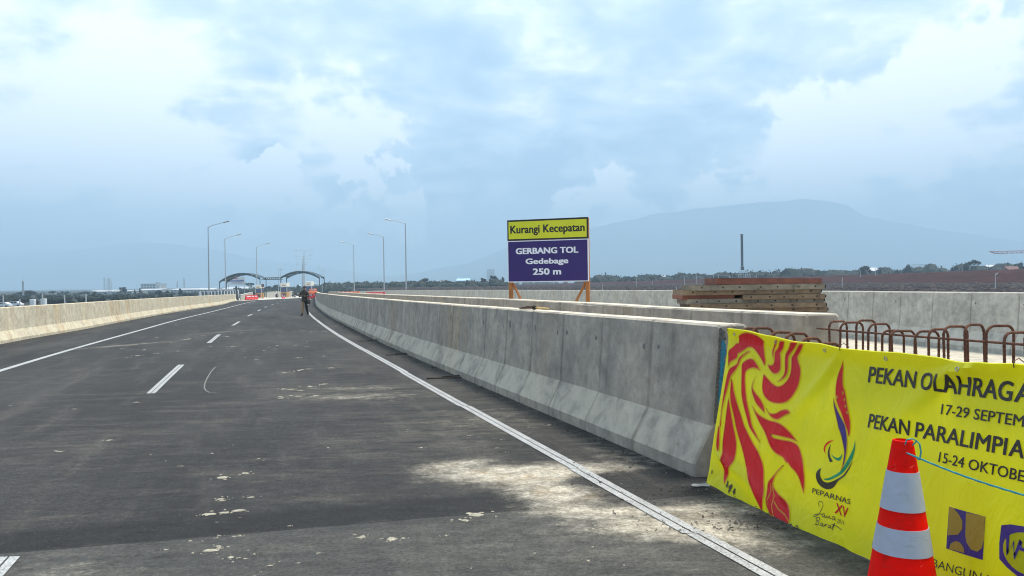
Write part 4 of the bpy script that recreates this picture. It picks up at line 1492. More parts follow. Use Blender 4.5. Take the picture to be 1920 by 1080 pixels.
while x < w * .3:
    ww = rg.uniform(.06, .14)
    m.box((x + ww / 2, -.05, zt - 1.5), (ww, .02, .14)); x += ww + .05
m.build('print', MATS['board_blue'], r)
MB().prism([(-.55, 0, zt - .45), (-.2, 0, zt - .5), (.35, 0, zt - .45), (.5, 0, zt - .2), (.2, 0, zt - .28), (-.1, 0, zt - .32), (-.5, 0, zt - .18)], (0, -.06, 0), (0, -.04, 0)).build('emblem', MATS['board_red'], r)

# toll booths
plain('booth_white', (.66, .64, .58), .5, .08, 2)
plain('booth_tan', (.45, .24, .10), .6, .12, 2)
plain('booth_blue', (.07, .09, .16), .2, .2, 2)


def booth(px, top, Y, wpx, label):
    q = at(px, top, Y)
    g = gz(q.x, Y)
    h = q.z - g; w = wpx * Y / F_PX
    r = thing('toll_booth', label, 'toll booth', (q.x, Y, g), 0, 'toll booths in a row')
    isl = MB(); isl.prism([(-w * .6, -3.5, 0), (-w * .3, -4.5, 0), (w * .3, -4.5, 0), (w * .6, -3.5, 0), (w * .6, 6, 0), (-w * .6, 6, 0)], (0, 0, 0), (0, 0, .22)); isl.build('island', MATS['pad_concrete'], r)
    MB().bbox((0, 1.1, .22 + (h * .34) / 2), (w, 2.2, h * .34), .04).build('lower_wall', MATS['booth_tan'], r)
    MB().bbox((0, 1.1, .22 + h * .34 + h * .15), (w * .96, 2.14, h * .30), .03).build('window', MATS['booth_blue'], r)
    for s in (-1, 1):
        MB().box((s * w * .49, 0.02, .22 + h * .34 + h * .15), (.08, .10, h * .30)).build('window_post', MATS['booth_white'], r)
    MB().bbox((0, 1.1, h - h * .13), (w * 1.05, 2.5, h * .26), .06).build('roof_sign', MATS['booth_white'], r)
    MB().box((0, -.17, h - h * .17), (w * .5, .03, h * .06)).build('print', MATS['booth_tan'], r)
    MB().box((0, -.05, .22 + h * .15), (w * .55, .06, h * .2)).build('hatch', MATS['steel_dark'], r)
    return r


booth(484, 534, 190, 11, 'left toll booth, tan below with dark window band')
booth(532, 530.5, 186, 11.5, 'middle toll booth, beside the red cone')
booth(578, 528, 182, 11, 'right toll booth, partly hidden by the walking man')

# lane signal post beside the left booth
q = at(492.5, 532, 186); g = gz(q.x, 186)
r = thing('lane_signal', 'dark lane signal on an orange post beside the left booth', 'signal', (q.x, 186, g))
h = q.z - g
MB().tube([(0, 0, 0), (0, 0, h - .5)], .14, 8).build('post', MATS['booth_tan'], r)
MB().bbox((0, 0, h - .4), (.62, .3, .7), .05).build('signal_box', MATS['steel_dark'], r)
MB().bbox((0, .02, h * .55), (.36, .3, 1.2), .05).build('control_box', MATS['booth_blue'], r)
MB().lathe([(.12, 0), (.12, .05)], 12, (0, 0, 0)).build('lens', MATS['board_red'], r).matrix_local = Matrix.Translation((0, -.16, h - .3)) @ Matrix.Rotation(R(90), 4, 'X')

# dark signpost at the end of the left barrier
q = at(443, 536, 150); g = zz(-10.9, 150)
r = thing('sign_post', 'dark post standing at the far end of the left barrier', 'post', (q.x, 150, g))
MB().box((0, 0, (q.z - g) / 2), (.20, .16, q.z - g)).build('pole', MATS['steel_dark'], r)
MB().bbox((0, -.09, q.z - g - .5), (.26, .06, .9), .02).build('plate', MATS['steel_dark'], r)

# low walls and railing of the plaza, behind the end of the left barrier
def wall_seg(p0, p1, h, t, label, name='low_wall', mat='concrete_pale'):
    d = Vector((p1[0] - p0[0], p1[1] - p0[1], 0)); L = d.length
    c = Vector(((p0[0] + p1[0]) / 2, (p0[1] + p1[1]) / 2, gz((p0[0] + p1[0]) / 2, (p0[1] + p1[1]) / 2)))
    r = thing(name, label, 'wall', c, math.atan2(d.y, d.x))
    MB().bbox((0, 0, h / 2 - .05), (L, t, h + .1), .03).build('body', MATS[mat], r)
    MB().bbox((0, 0, h + .04), (L + .04, t + .08, .08), .02).build('coping', MATS['pad_concrete'], r)


e0 = rp(off_lb(146) - .2, 148)
q1 = at(473, 549.5, 215); wall_seg((e0.x, 150), (q1.x, 215), 1.3, .3, 'pale low wall continuing from the left barrier to the left booth')
q0 = at(497, 549, 215); q1 = at(524, 547, 225); wall_seg((q0.x, 215), (q1.x, 240), 1.6, .3, 'pale low wall between the left and middle booths')
q0 = at(600, 545, 175); 
r = thing('railing', 'row of pale posts with dark panels behind the left barrier end', 'railing', (at(410, 548, 140).x, 140, -2.0))
pl = at(375, 548, 128); pr_ = at(446, 546, 152)
n = 13
for k in range(n):
    t = k / (n - 1)
    p = pl.lerp(pr_, t) - r.location
    MB().bbox((p.x, p.y, (at(410, 545.5, 140).z + 2.0) / 2), (.34, .3, at(410, 545.5, 140).z + 2.0), .03).build('post', MATS['gate_white'], r)
    if k < n - 1:
        p2 = pl.lerp(pr_, (k + 1) / (n - 1)) - r.location
        c = (p + p2) / 2; d = p2 - p
        MB().box((c.x, c.y, at(410, 549, 140).z + 2.0 - .6), ((Vector((d.x, d.y, 0))).length - .4, .08, 1.7), Matrix.Rotation(math.atan2(d.y, d.x), 3, 'Z')).build('panel', MATS['steel_dark'], r)
MB().tube([pl - r.location + Vector((0, 0, .35)), pr_ - r.location + Vector((0, 0, .35))], .07, 6).build('top_rail', MATS['steel_grey'], r)

# ------------------------------------------------------------------ plastic water barriers and cones at the gate
def scuffed(mat, col, amt):
    """pale scratches and grey rub marks over a plastic colour"""
    nt = mat.node_tree; N = NT(nt); b = nt.nodes['Principled BSDF']
    src = b.inputs['Base Color'].links[0].from_socket
    oc = N.n('ShaderNodeTexCoord').outputs['Object']
    rt = N.n('ShaderNodeVectorRotate', rotation_type='EULER_XYZ', ins={'Vector': oc, 'Rotation': (.5, .3, .2)}).outputs[0]
    s1 = N.noise(N.scalevec(rt, (30, 30, 160)), 1.0, 3, .7, .4)
    s2 = N.noise(oc, 9, 4, .6)
    k = N.math('MULTIPLY', N.sstep(s1, .66, .72), N.sstep(s2, .48, .62))
    c = N.mix(N.math('MULTIPLY', k, amt), src, col)
    rub = N.sstep(N.noise(N.scalevec(oc, (5, 5, 14)), 1.0, 6, .7), .56, .74)
    c = N.mix(N.math('MULTIPLY', rub, .35), c, (.10, .07, .06))
    nt.links.new(c, b.inputs['Base Color'])


plain('plastic_red', (.62, .03, .035), .45, .1, 3)
plain('plastic_orange', (.75, .16, .04), .45, .1, 3)
plain('plastic_white', (.78, .76, .74), .45, .06, 3)


def water_barrier(loc, rz, label, mat='plastic_red', s=1.0, group='plastic water barriers'):
    r = thing('water_barrier', label, 'plastic barrier', loc, rz, group)
    prof = [(-.26, 0), (-.26, .18), (-.12, .45), (-.10, .92), (.10, .92), (.12, .45), (.26, .18), (.26, 0)]
    m = MB(); m.prism([(-.75 * s, y * s, z * s) for y, z in prof], (0, 0, 0), (1.5 * s, 0, 0)); m.build('body', MATS[mat], r)
    for sx in (-1, 1):
        MB().box((sx * .38 * s, 0, .1 * s), (.3 * s, .56 * s, .13 * s)).build('fork_slot', MATS['rubber'], r)
    MB().lathe([(.07 * s, 0), (.07 * s, .05 * s)], 10, (.3 * s, 0, .92 * s)).build('filler_cap', MATS['plastic_white'], r)
    MB().box((0, -.125 * s, .68 * s), (1.1 * s, .02, .16 * s)).build('reflective_strip', MATS['plastic_white'], r)
    return r


def gp(px, Y, py=555):
    q = at(px, py, Y)
    return (q.x, Y, gz(q.x, Y))


for k, (px, Y, rz) in enumerate(((466, 156, 1.05), (471.5, 158.5, 1.0), (477, 161, .9))):
    water_barrier(gp(px, Y), rz, ['leftmost of three red plastic barriers at the left line end', 'middle of three red plastic barriers at the left line end', 'right one of three red plastic barriers at the left line end'][k], 'plastic_red')
x_, y_, z_ = gp(585.5, 158)
wb = water_barrier((x_, y_, zz(2.6, 158)), .1, 'lower red plastic barrier at the far end of the near barrier', 'plastic_red')
wb = water_barrier((x_ + .15, y_ + .2, zz(2.6, 158) + .97), .25, 'upper orange plastic barrier stacked on the red one behind the walking man', 'plastic_orange')
wb = water_barrier((x_ - .25, y_ - .9, zz(2.6, 158)), -.25, 'front white-banded red plastic barrier behind the walking man', 'plastic_red')
lb = ['first', 'second', 'third']
for k in range(3):
    q = at(698 + k * 6.2, 545, 112 - k * 1.0)
    o = (q.x - xc(q.y)) / kk(q.y)
    water_barrier((q.x, q.y, zz(o, q.y)), -.28, '%s from left of the three bright red barriers below the white hut' % lb[k], 'plastic_red', 1.18, 'red barriers on the opposite carriageway')
for k in range(5):
    q = at(632 + k * 8, 545.3, 150 - k * 5)
    o = (q.x - xc(q.y)) / kk(q.y)
    water_barrier((q.x, q.y, zz(o, q.y)), -.3, 'far %s barrier, %s from left in the row over the second wall' % ('red' if k % 2 else 'orange', ORD[k]), 'plastic_red' if k % 2 else 'plastic_orange', 1.3, 'far row of red barriers on the opposite carriageway')

# ------------------------------------------------------------------ traffic cones
plain('cone_red', (.80, .004, .001), .65, .15, 8, dirt=((.28, .012, .008), .65), spec=.1)
plain('cone_white', (.36, .39, .48), .5, .06, 10, dirt=((.30, .30, .33), .45))
scuffed(MATS['cone_red'], (.75, .45, .40), .8)
scuffed(MATS['cone_white'], (.20, .20, .22), .6)
plain('scuff_black', (.03, .03, .03), .8, .2, 20)


def cone(loc, rz, label, s=1.0, group=None, scuffs=False, tip_c=.805):
    r = thing('traffic_cone', label, 'traffic cone', loc, rz, group)
    rad = lambda z: .046 + (.805 - z) * .160
    def ring(z0, z1, e=0.0, n=28):
        return MB().lathe([((rad(z0 + (z1 - z0) * i / 4) + e) * s, (z0 + (z1 - z0) * i / 4) * s) for i in range(5)], n)
    m = MB()
    prof = [(.2, .03), (.19, .045), (rad(.05), .05)] + [(rad(z), z) for z in (.2, .4, .6, .79)] + [(.045, .803), (.036, .805), (.034, .79), (.03, .70)]
    m.lathe([(a * s, b_ * s) for a, b_ in prof], 28)
    m.build('body', MATS['cone_red'], r, True)
    MB().bbox((0, 0, .018 * s), (.42 * s, .42 * s, .036 * s), .012 * s).build('base', MATS['cone_red'], r)
    for z0, z1 in ((.477, .658), (.273, .396)):
        ring(z0, z1, .003).build('reflective_band', MATS['cone_white'], r, True)
    if scuffs:
        rg = random.Random(2)
        for (an, z, w, h) in ((-1.92, .60, .005, .010), (-1.75, .520, .020, .006), (-2.3, .505, .012, .004), (-2.25, .34, .010, .006), (-1.6, .30, .014, .004)):
            m = MB()
            rr = rad(z) + .0042
            pts = [Vector((rr * math.cos(an + (w / rr) * math.cos(t) * rg.uniform(.5, 1)), rr * math.sin(an + (w / rr) * math.cos(t)), z + h * math.sin(t) * rg.uniform(.4, 1))) for t in [k * .7 for k in range(9)]]
            m.add(pts, [tuple(range(9))]); m.build('scuff', MATS['scuff_black'], r)
    return r


zc = zz(2.9, 3.95)
q = at(1692, 900, 3.95)
near_cone = cone((q.x - .008, 3.95, zc), .3, 'red and white traffic cone in front of the yellow banner', 1.022, None, True)
near_cone.rotation_euler = (0, R(1.0), .3)
g_ = gp(530, 172); cone(g_, 0, 'red cone with white bands in front of the middle booth', 1.15, 'far cones at the gate')
g_ = gp(533.5, 173); cone(g_, 0, 'second red cone right beside the one before the middle booth', .95, 'far cones at the gate')

# ------------------------------------------------------------------ lettering helper
def text_mesh(txt, bold=0.0, shear=0.0, spacing=1.0):
    """flat glyph mesh of the built-in font, baseline at 0, cap height 1"""
    cu = bpy.data.curves.new('t', 'FONT')
    cu.body = txt
    cu.size = 1.0
    cu.offset = bold
    cu.shear = shear
    cu.space_character = spacing
    cu.resolution_u = 3
    ob = bpy.data.objects.new('t', cu)
    COL.objects.link(ob)
    bpy.context.view_layer.update()
    me = bpy.data.meshes.new_from_object(ob.evaluated_get(bpy.context.evaluated_depsgraph_get()))
    bpy.data.objects.remove(ob); bpy.data.curves.remove(cu)
    vs = [v.co.copy() for v in me.vertices]; fs = [tuple(p.vertices) for p in me.polygons]
    bpy.data.meshes.remove(me)
    return vs, fs


CAP = None


def cap_height():
    global CAP
    if CAP is None:
        vs, _ = text_mesh('H')
        CAP = max(v.y for v in vs) - min(v.y for v in vs)
    return CAP


def text_fit(txt, x0, x1, y0, cap, bold=.0, shear=0.0, spacing=1.0):
    """glyphs scaled so the line spans x0..x1 with capitals cap high; heavier strokes come from stacked, shifted copies.
    returns (x, y, layer) verts, faces"""
    vs, fs = text_mesh(txt, 0.0, shear, spacing)
    a = min(v.x for v in vs); b_ = max(v.x for v in vs)
    sy = cap / cap_height()
    bx = abs(bold) * sy
    V = []; Fc = []
    shifts = [(0, 0)] if bold <= 0 else [(-1, -.5), (1, -.5), (-1, .5), (1, .5), (0, 0)]
    for k, (dx, dy) in enumerate(shifts):
        o = len(V)
        V += [((v.x - a) / (b_ - a) * (x1 - x0 - 2 * bx) + x0 + bx + dx * bx, v.y * sy * (1 - .5 * bx / cap) + y0 + .5 * bx + dy * bx, k) for v in vs]
        Fc += [tuple(o + i for i in f) for f in fs]
    return V, Fc


# ------------------------------------------------------------------ roadside sign
plain('sign_yellow', (.62, .62, .012), .45, .05, 3)
plain('sign_blue', (.026, .008, .12), .4, .08, 3)
plain('sign_black', (.018, .012, .012), .5, .1, 3)
plain('sign_white', (.76, .76, .82), .45, .04, 3)
plain('timber_orange', (.40, .15, .04), .75, .22, 7, bumpy=.2)
pL = at(952, 470, 20.75); pR = at(1103.5, 470, 20.0)
g_ = zz(10, 20.3)
ax = (pR - pL); ax.z = 0; SW = ax.length
sign = thing('road_sign', 'yellow and dark blue toll gate sign on orange timber posts', 'sign', ((pL.x + pR.x) / 2, (pL.y + pR.y) / 2, g_), math.atan2(ax.y, ax.x))
zt = at(1027, 410, 20.37).z - g_; zb_ = at(1027, 528.5, 20.37).z - g_
zm = at(1027, 449.5, 20.37).z - g_
for s in (-1, 1):
    MB().bbox((s * (SW / 2 - .05), .07, zt / 2 - .01), (.10, .08, zt), .006).build('post', MATS['timber_orange'], sign)
    MB().tube([(s * (SW / 2 - .10), .08, zb_ - .02), (s * (SW / 2 - .42), .05, zb_ - .62), (s * (SW / 2 - .75), .02, zb_ - 1.25)], .032, 4).build('brace', MATS['timber_orange'], sign)
MB().box((0, .075, zm), (SW - .22, .05, .08)).box((0, .075, zt - .08), (SW - .22, .05, .08)).box((0, .075, zb_ + .08), (SW - .22, .05, .08)).build('batten', MATS['timber_orange'], sign)
hA, hB = zt - zm - .004, zm - zb_ - .004
pa = MB().bbox((0, 0, zt - hA / 2), (SW, .03, hA), .003).build('upper_panel', MATS['sign_black'], sign)
MB().box((0, -.0165, zt - hA / 2 - .004), (SW - .075, .006, hA - .085)).build('yellow_field', MATS['sign_yellow'], pa)
pb = MB().bbox((0, 0, zb_ + hB / 2), (SW, .03, hB), .003).build('lower_panel', MATS['sign_white'], sign)
MB().box((0, -.0165, zb_ + hB / 2), (SW - .045, .006, hB - .045)).build('blue_field', MATS['sign_blue'], pb)


def sign_text(txt, x0, x1, z0, cap, mat, parent, bold):
    v, f = text_fit(txt, x0, x1, z0, cap, bold)
    m = MB(); m.add([(x, -.0225 - .0004 * l, z) for x, z, l in v], f)
    return m.build('lettering', MATS[mat], parent, fix=False)


sxp = lambda px: (px - 951) / (1102 - 951) * SW - SW / 2
szp = lambda py: zt + (zb_ - zt) * (py - 410.5) / (528.5 - 410.5)
sign_text('Kurangi Kecepatan', sxp(957), sxp(1096), szp(436), abs(szp(421.5) - szp(436)), 'sign_black', pa, .026)
sign_text('GERBANG TOL', sxp(967), sxp(1084), szp(475.5), abs(szp(464.5) - szp(475.5)), 'sign_white', pb, .045)
sign_text('Gedebage', sxp(985.5), sxp(1065.5), szp(494.5), abs(szp(484.5) - szp(494.5)), 'sign_white', pb, .045)
sign_text('250 m', sxp(999), sxp(1052), szp(515), abs(szp(503.5) - szp(515)), 'sign_white', pb, .045)

# ------------------------------------------------------------------ formwork stack behind the second barrier
plain('form_cream', (.20, .135, .08), .75, .35, 5, dirt=((.085, .055, .038), .95), bumpy=.4)
plain('form_grey', (.23, .19, .14), .8, .35, 5, dirt=((.08, .055, .04), .9), bumpy=.4)
plain('form_rust', (.20, .065, .04), .75, .3, 5, dirt=((.09, .04, .03), .7), bumpy=.3)
plain('hole_dark', (.012, .010, .010), .9, .1, 5)
plain('timber_grey', (.22, .17, .12), .85, .25, 6, bumpy=.3)
SY = 11.5
sp = at(1404, 550, SY)
sg = zz(9.0, SY)
hole_me = MB().lathe([(.011, -.003), (.011, .003)], 10).mesh('bolt_hole', MATS['hole_dark'])


def form_panel(pxl, pxr, pyt, pyb, mat, label, dy=0.0, tilt=0.0, holes=6, depth=.62):
    a = at(pxl, pyt, SY); b_ = at(pxr, pyb, SY)
    L = b_.x - a.x; T = (a.z - b_.z) * .93
    L = max(L, .3)
    r = thing('formwork_panel', label, 'formwork panel', ((a.x + b_.x) / 2, SY + dy, at((pxl + pxr) / 2, pyb, SY).z), .02 + tilt * .1, 'steel formwork panels in the stack')
    r.rotation_euler = (0, tilt, .03)
    # channel side rails, a skin plate on top and end rails
    for s in (0, 1):
        yy = -depth / 2 if s == 0 else depth / 2
        m = MB()
        sg_ = 1 if s == 0 else -1
        m.box((0, yy + sg_ * .006, T / 2), (L, .008, T)); m.box((0, yy + sg_ * .022, T - .004), (L - .01, .04, .006)); m.box((0, yy + sg_ * .022, .004), (L - .01, .04, .006))
        m.build('side_rail', MATS[mat], r)
    for s in (-1, 1):
        MB().box((s * (L / 2 - .006), 0, T / 2), (.010, depth - .03, T - .004)).build('end_rail', MATS[mat], r)
    MB().box((0, 0, T - .014), (L - .03, depth - .03, .008)).build('skin_plate', MATS[mat], r)
    if holes:
        MB().box((L / 2 + .012, -depth / 2 + .06, T * .5), (.035, .05, T * .5)).build('end_clamp', MATS['hole_dark'], r)
    for k in range(holes):
        o = link('bolt_hole', hole_me, r)
        o.location = (-L / 2 + L * (k + .5) / holes + (.03 if k % 2 else 0), -depth / 2 + .001, T * .52)
        o.rotation_euler = (R(90), 0, 0)
    return r


form_panel(1331, 1526, 524.0, 534.5, 'form_rust', 'topmost rusty red panel, tilted, with a dark left end', .0, .018, 0)
form_panel(1286, 1530, 535.4, 543.4, 'form_grey', 'dusty cream panel directly below the rusty red top panel', -.02, .0, 7)
form_panel(1270, 1524, 544.4, 551.8, 'form_cream', 'cream panel reaching farthest left, third from the top', .0, .0, 7)
form_panel(1270, 1366, 552.6, 560.6, 'form_rust', 'short rusty panel at the left of the fourth layer', .02, .0, 0)
form_panel(1379, 1531, 552.6, 560.2, 'form_cream', 'cream panel at the right of the fourth layer', -.01, .0, 5)
form_panel(1278, 1530, 561.0, 568.4, 'form_grey', 'stained cream panel in the fifth layer', .01, .0, 7)
form_panel(1283, 1532, 569.4, 577.0, 'form_cream', 'stained cream panel in the sixth layer', -.02, .0, 6)
form_panel(1284, 1537, 577.8, 585.4, 'form_cream', 'lowest visible panel of the formwork stack, half hidden by the barrier', .02, .0, 6)
MB_base = at(1410, 585.6, SY).z
crib = thing('timber_crib', 'timber crib carrying the formwork stack behind the barrier', 'timber', (sp.x, SY, sg))
hcr = MB_base - sg
nlay = 6
for k in range(nlay):
    z = hcr * (k + .5) / nlay
    for s in (-1, 1):
        if k % 2:
            MB().bbox((s * .7, 0, z), (.14, .6, hcr / nlay - .002), .006).build('beam', MATS['timber_grey'], crib)
        else:
            MB().bbox((0, s * .22, z), (1.7, .14, hcr / nlay - .002), .006).build('beam', MATS['timber_grey'], crib)
# pale dark-ended tubes sticking out of the stack ends
for (px, py, lab) in ((1541, 539.5, 'short dark steel tube end at the right of the second layer'), (1533, 564.6, 'short dark steel tube end at the right of the fifth layer')):
    pass

# ------------------------------------------------------------------ rebar cages
plain('rust_bar', (.10, .038, .021), .9, .5, 25, dirt=((.22, .085, .038), .7), bumpy=.3)


def stirrup(w, h, lean, r=.011):
    p = [(-w / 2, 0, 0), (-w / 2, 0, h * .5), (-w / 2 + lean * .3, 0, h - .07)]
    for k in range(1, 6):
        a = math.pi - k * math.pi / 2 / 5
        p.append((-w / 2 + .07 + .07 * math.cos(a) + lean * (.3 + .14 * k), 0, h - .07 + .07 * math.sin(a)))
    for k in range(1, 6):
        a = math.pi / 2 - k * math.pi / 2 / 5
        p.append((w / 2 - .07 + .07 * math.cos(a) + lean, 0, h - .07 + .07 * math.sin(a)))
    p += [(w / 2 + lean * .5, 0, h * .5), (w / 2, 0, 0)]
    # rolled ribs along the bar
    q = [Vector(p[0])]
    for a, b_ in zip(p, p[1:]):
        a, b_ = Vector(a), Vector(b_)
        k = max(1, int((b_ - a).length / .016))
        q += [a.lerp(b_, (i + 1) / k) for i in range(k)]
    return MB().tube(q, [r * (1.10 if i % 2 else .93) for i in range(len(q))], 7)


RDX = Vector((.296, -.955, 0)).normalized()     # along the barrier line, towards us
RANG = math.atan2(RDX.y, RDX.x) + R(90)


def cage(label, p0, n, step, w, hs, seed, bars):
    g = zz(4, p0[1])
    r = thing('rebar_cage', label, 'rebar cage', (p0[0], p0[1], g), RANG)
    rg = random.Random(seed)
    for k in range(n):
        h = hs[k % len(hs)] + rg.uniform(-.015, .015)
        o = stirrup(w * rg.uniform(.9, 1.1), h, rg.uniform(-.03, .03)).build('stirrup', MATS['rust_bar'], r, True)
        o.location = (rg.uniform(-.02, .02), -k * step - rg.uniform(-.02, .02), 0)
        o.rotation_euler = (rg.uniform(-.04, .04), 0, rg.uniform(-.14, .14))
    for (x, z, ov) in bars:
        L = n * step
        pts = [(x, ov, z)] + [(x + rg.uniform(-.006, .006), -L * t, z + rg.uniform(-.008, .008)) for t in (0, .2, .4, .6, .8, 1)]
        MB().tube(pts, .009, 7).build('longitudinal_bar', MATS['rust_bar'], r, True)
    return r


cA = rp(off_b1(6.2) + .30, 6.30)
cage('rusty rebar loops peeking over the top left of the yellow banner', (cA.x, cA.y), 26, .165, .19, [1.245, 1.238, 1.232, 1.22, 1.205, 1.18] + [1.09] * 20, 4, [(-.08, 1.05, .1), (.08, 1.0, .1), (-.1, .5, .1), (.1, .5, .1)])
cB = rp(off_b2(8.0) + .17, 7.98)
cage('row of tall rusty rebar loops standing behind the yellow banner', (cB.x, cB.y), 28, .18, .255, [1.20, 1.21, 1.22, 1.19, 1.15, 1.14, 1.15, 1.20, 1.22, 1.225, 1.225], 9, [(-.09, 1.12, .22), (.07, 1.095, .1), (-.1, .5, .1), (.1, .5, .1)])

# ------------------------------------------------------------------ printed yellow banner tied to the cage
BB = Vector((1.535, 6.38, zz(3.43, 6.38) + .012))
BU = Vector((.27300, -.96201, 0))
BW = Vector((.156385, 0, .987696))
BN = BU.cross(BW).normalized()          # faces the road
BLEN = 3.7
v_top = lerp_tab([(0, 1.235), (.24, 1.233), (.59, 1.21), (.91, 1.189), (1.13, 1.194), (1.385, 1.178), (1.63, 1.182), (1.89, 1.190), (2.12, 1.188), (2.3, 1.176), (2.46, 1.186), (2.64, 1.198), (3.0, 1.18), (3.7, 1.2)])
v_bot = lerp_tab([(0, .0), (.08, .0), (.57, -.028), (1.02, -.034), (1.5, -.016), (1.86, -.004), (3.7, .0)])


def ripple(s, v):
    d = .0045 * math.sin(s * 11 + 1.3 * math.sin(v * 4)) * (.4 + .6 * min(1, max(0, 1 - v)))
    d += .004 * math.sin(s * 23 + v * 5) * max(0, 1 - v / 1.2)
    # folds pulled from the tie points
    for (s0, v0, ds, dv, amp, wd) in ((1.385, 1.18, -.55, -.62, .016, .045), (1.385, 1.18, .18, -.5, .010, .05), (2.30, 1.18, -.62, -.55, .010, .06), (2.46, 1.19, -.40, -.16, .013, .03), (0.02, 1.23, .25, -.75, .012, .06), (0.05, .25, .9, -.22, .014, .05), (2.64, 1.19, -.7, -.12, .010, .03), (1.6, .36, -.8, .02, .008, .06)):
        L = math.hypot(ds, dv); ux, uy = ds / L, dv / L
        a = (s - s0) * ux + (v - v0) * uy
        p = -(s - s0) * uy + (v - v0) * ux
        if 0 <= a <= L * 1.3:
            fall = (1 - a / (L * 1.3)) * min(1, a / (L * .15) + .2)
            d += 2.2 * amp * fall * math.exp(-(p / (wd * (.5 + a / L))) ** 2)
    t = v_top(s) - v
    if t < .10:                      # rolled-over top hem
        d += .034 * (1 - t / .10) ** 2
    if v < .12:                      # kicked-out bottom
        d += .02 * (1 - v / .12) * (.6 + .4 * math.sin(s * 7))
    return d


def bpt(s, v, lift=0.0):
    return BB + BU * s + BW * v + BN * (ripple(s, v) + lift)


def vinyl(name, col, tr=.38, var=.05):
    m, N, b = newmat(name)
    oc = N.n('ShaderNodeTexCoord').outputs['Object']
    n1 = N.noise(oc, 2.2, 5, .6)
    lo = tuple(c * (1 - var) for c in col); hi = tuple(min(1, c * (1 + var)) for c in col)
    c = N.ramp(n1, [(.3, lo), (.7, hi)])
    smudge = N.noise(N.scalevec(oc, (9, 9, 1.2)), 1.0, 5, .65)
    c = N.mix(N.math('MULTIPLY', N.sstep(smudge, .58, .78), .22), c, tuple(x * .45 for x in col))
    N.t.links.new(c, b.inputs['Base Color'])
    b.inputs['Roughness'].default_value = .38
    t = N.n('ShaderNodeBsdfTranslucent')
    N.t.links.new(c, t.inputs['Color'])
    mx = N.n('ShaderNodeMixShader', ins={0: tr, 1: b.outputs[0], 2: t.outputs[0]})
    out = N.t.nodes['Material Output']
    N.t.links.new(mx.outputs[0], out.inputs['Surface'])
    cr = N.noise(N.scalevec(oc, (5, 5, 2)), 1.0, 4, .5, 1.2)
    ridge = N.math('ABSOLUTE', N.math('SUBTRACT', cr, .5))
    bump(N, b, N.math('MULTIPLY', N.sstep(ridge, .10, .0), 1.0), .14, .03)
    MATS[name] = m


vinyl('vinyl_yellow', (.76, .73, .008), .42)
vinyl('vinyl_red', (.76, .018, .030), .42)
vinyl('vinyl_orange', (.74, .40, .05))
vinyl('vinyl_blue', (.055, .030, .23), .15)
vinyl('vinyl_green', (.010, .30, .14), .25)
vinyl('vinyl_black', (.040, .034, .026), .1)
vinyl('vinyl_gold', (.50, .33, .045), .3)

banner = thing('banner', 'yellow printed event banner with red plumes tied along the rebar', 'banner', BB)
m = MB()
ns = int(BLEN / .03); nv = 44
m.grid([[bpt(s, v_bot(s) + (v_top(s) - v_bot(s)) * j / nv) for j in range(nv + 1)] for s in [BLEN * i / ns for i in range(ns + 1)]])
# the hem goes over the top bar and hangs down behind
m.grid([[bpt(s, v_top(s) - dv, -.0) - BN * dn for dv, dn in ((0, 0), (-.006, .012), (-.004, .03), (.03, .045), (.09, .05))] for s in [BLEN * i / ns for i in range(ns + 1)]])
sheet = m.build('sheet', MATS['vinyl_yellow'], banner, smooth=True, world=True, fix=False)


def on_banner(name, v2, faces, mat, lift, parent=None):
    """flat print: 2-D shape in banner metres, cut fine enough to follow the folds"""
    bm = bmesh.new()
    vs = [bm.verts.new((q[0], q[1], q[2] if len(q) > 2 else 0)) for q in v2]
    for f in faces:
        try: bm.faces.new([vs[i] for i in f])
        except ValueError: pass
    bm.normal_update()
    bmesh.ops.triangulate(bm, faces=bm.faces[:], ngon_method='EAR_CLIP')
    for _ in range(4):
        long_ = [e for e in bm.edges if (e.verts[0].co - e.verts[1].co).to_2d().length > .045]
        if not long_: break
        bmesh.ops.subdivide_edges(bm, edges=long_, cuts=1)
        bmesh.ops.triangulate(bm, faces=[f for f in bm.faces if len(f.verts) > 3])
    for v in bm.verts:
        p = bpt(v.co.x, v.co.y, lift + .0004 * v.co.z) - BB
        v.co = p
    me = bpy.data.meshes.new(name)
    bm.to_mesh(me); bm.free()
    me.materials.append(MATS[mat])
    me.polygons.foreach_set('use_smooth', [True] * len(me.polygons))
    return link(name, me, parent or banner)


def smooth_poly(pts, it=1):
    for _ in range(it):
        out = []
        n = len(pts)
        for i in range(n):
            a, b_, c_ = Vector(pts[i - 1]), Vector(pts[i]), Vector(pts[(i + 1) % n])
            d1 = (b_ - a).normalized(); d2 = (c_ - b_).normalized()
            if d1.dot(d2) < .35:
                out.append(tuple(b_))
            else:
                out.append(tuple(b_.lerp(a, .25))); out.append(tuple(b_.lerp(c_, .25)))
        pts = out
    return pts


def ribbon(pts, w, closed=True):
    n = len(pts); L = []; Rr = []
    for i in range(n):
        a = Vector(pts[(i - 1) % n] if closed or i > 0 else pts[i]); c_ = Vector(pts[(i + 1) % n] if closed or i < n - 1 else pts[i])
        d = (c_ - a)
        if d.length < 1e-6: d = Vector((1, 0))
        d.normalize()
        nn = Vector((-d.y, d.x)) * w / 2
        p = Vector(pts[i]); L.append(tuple(p + nn)); Rr.append(tuple(p - nn))
    rng_ = range(n if closed else n - 1)
    return L + Rr, [(i, (i + 1) % n, n + (i + 1) % n, n + i) for i in rng_]


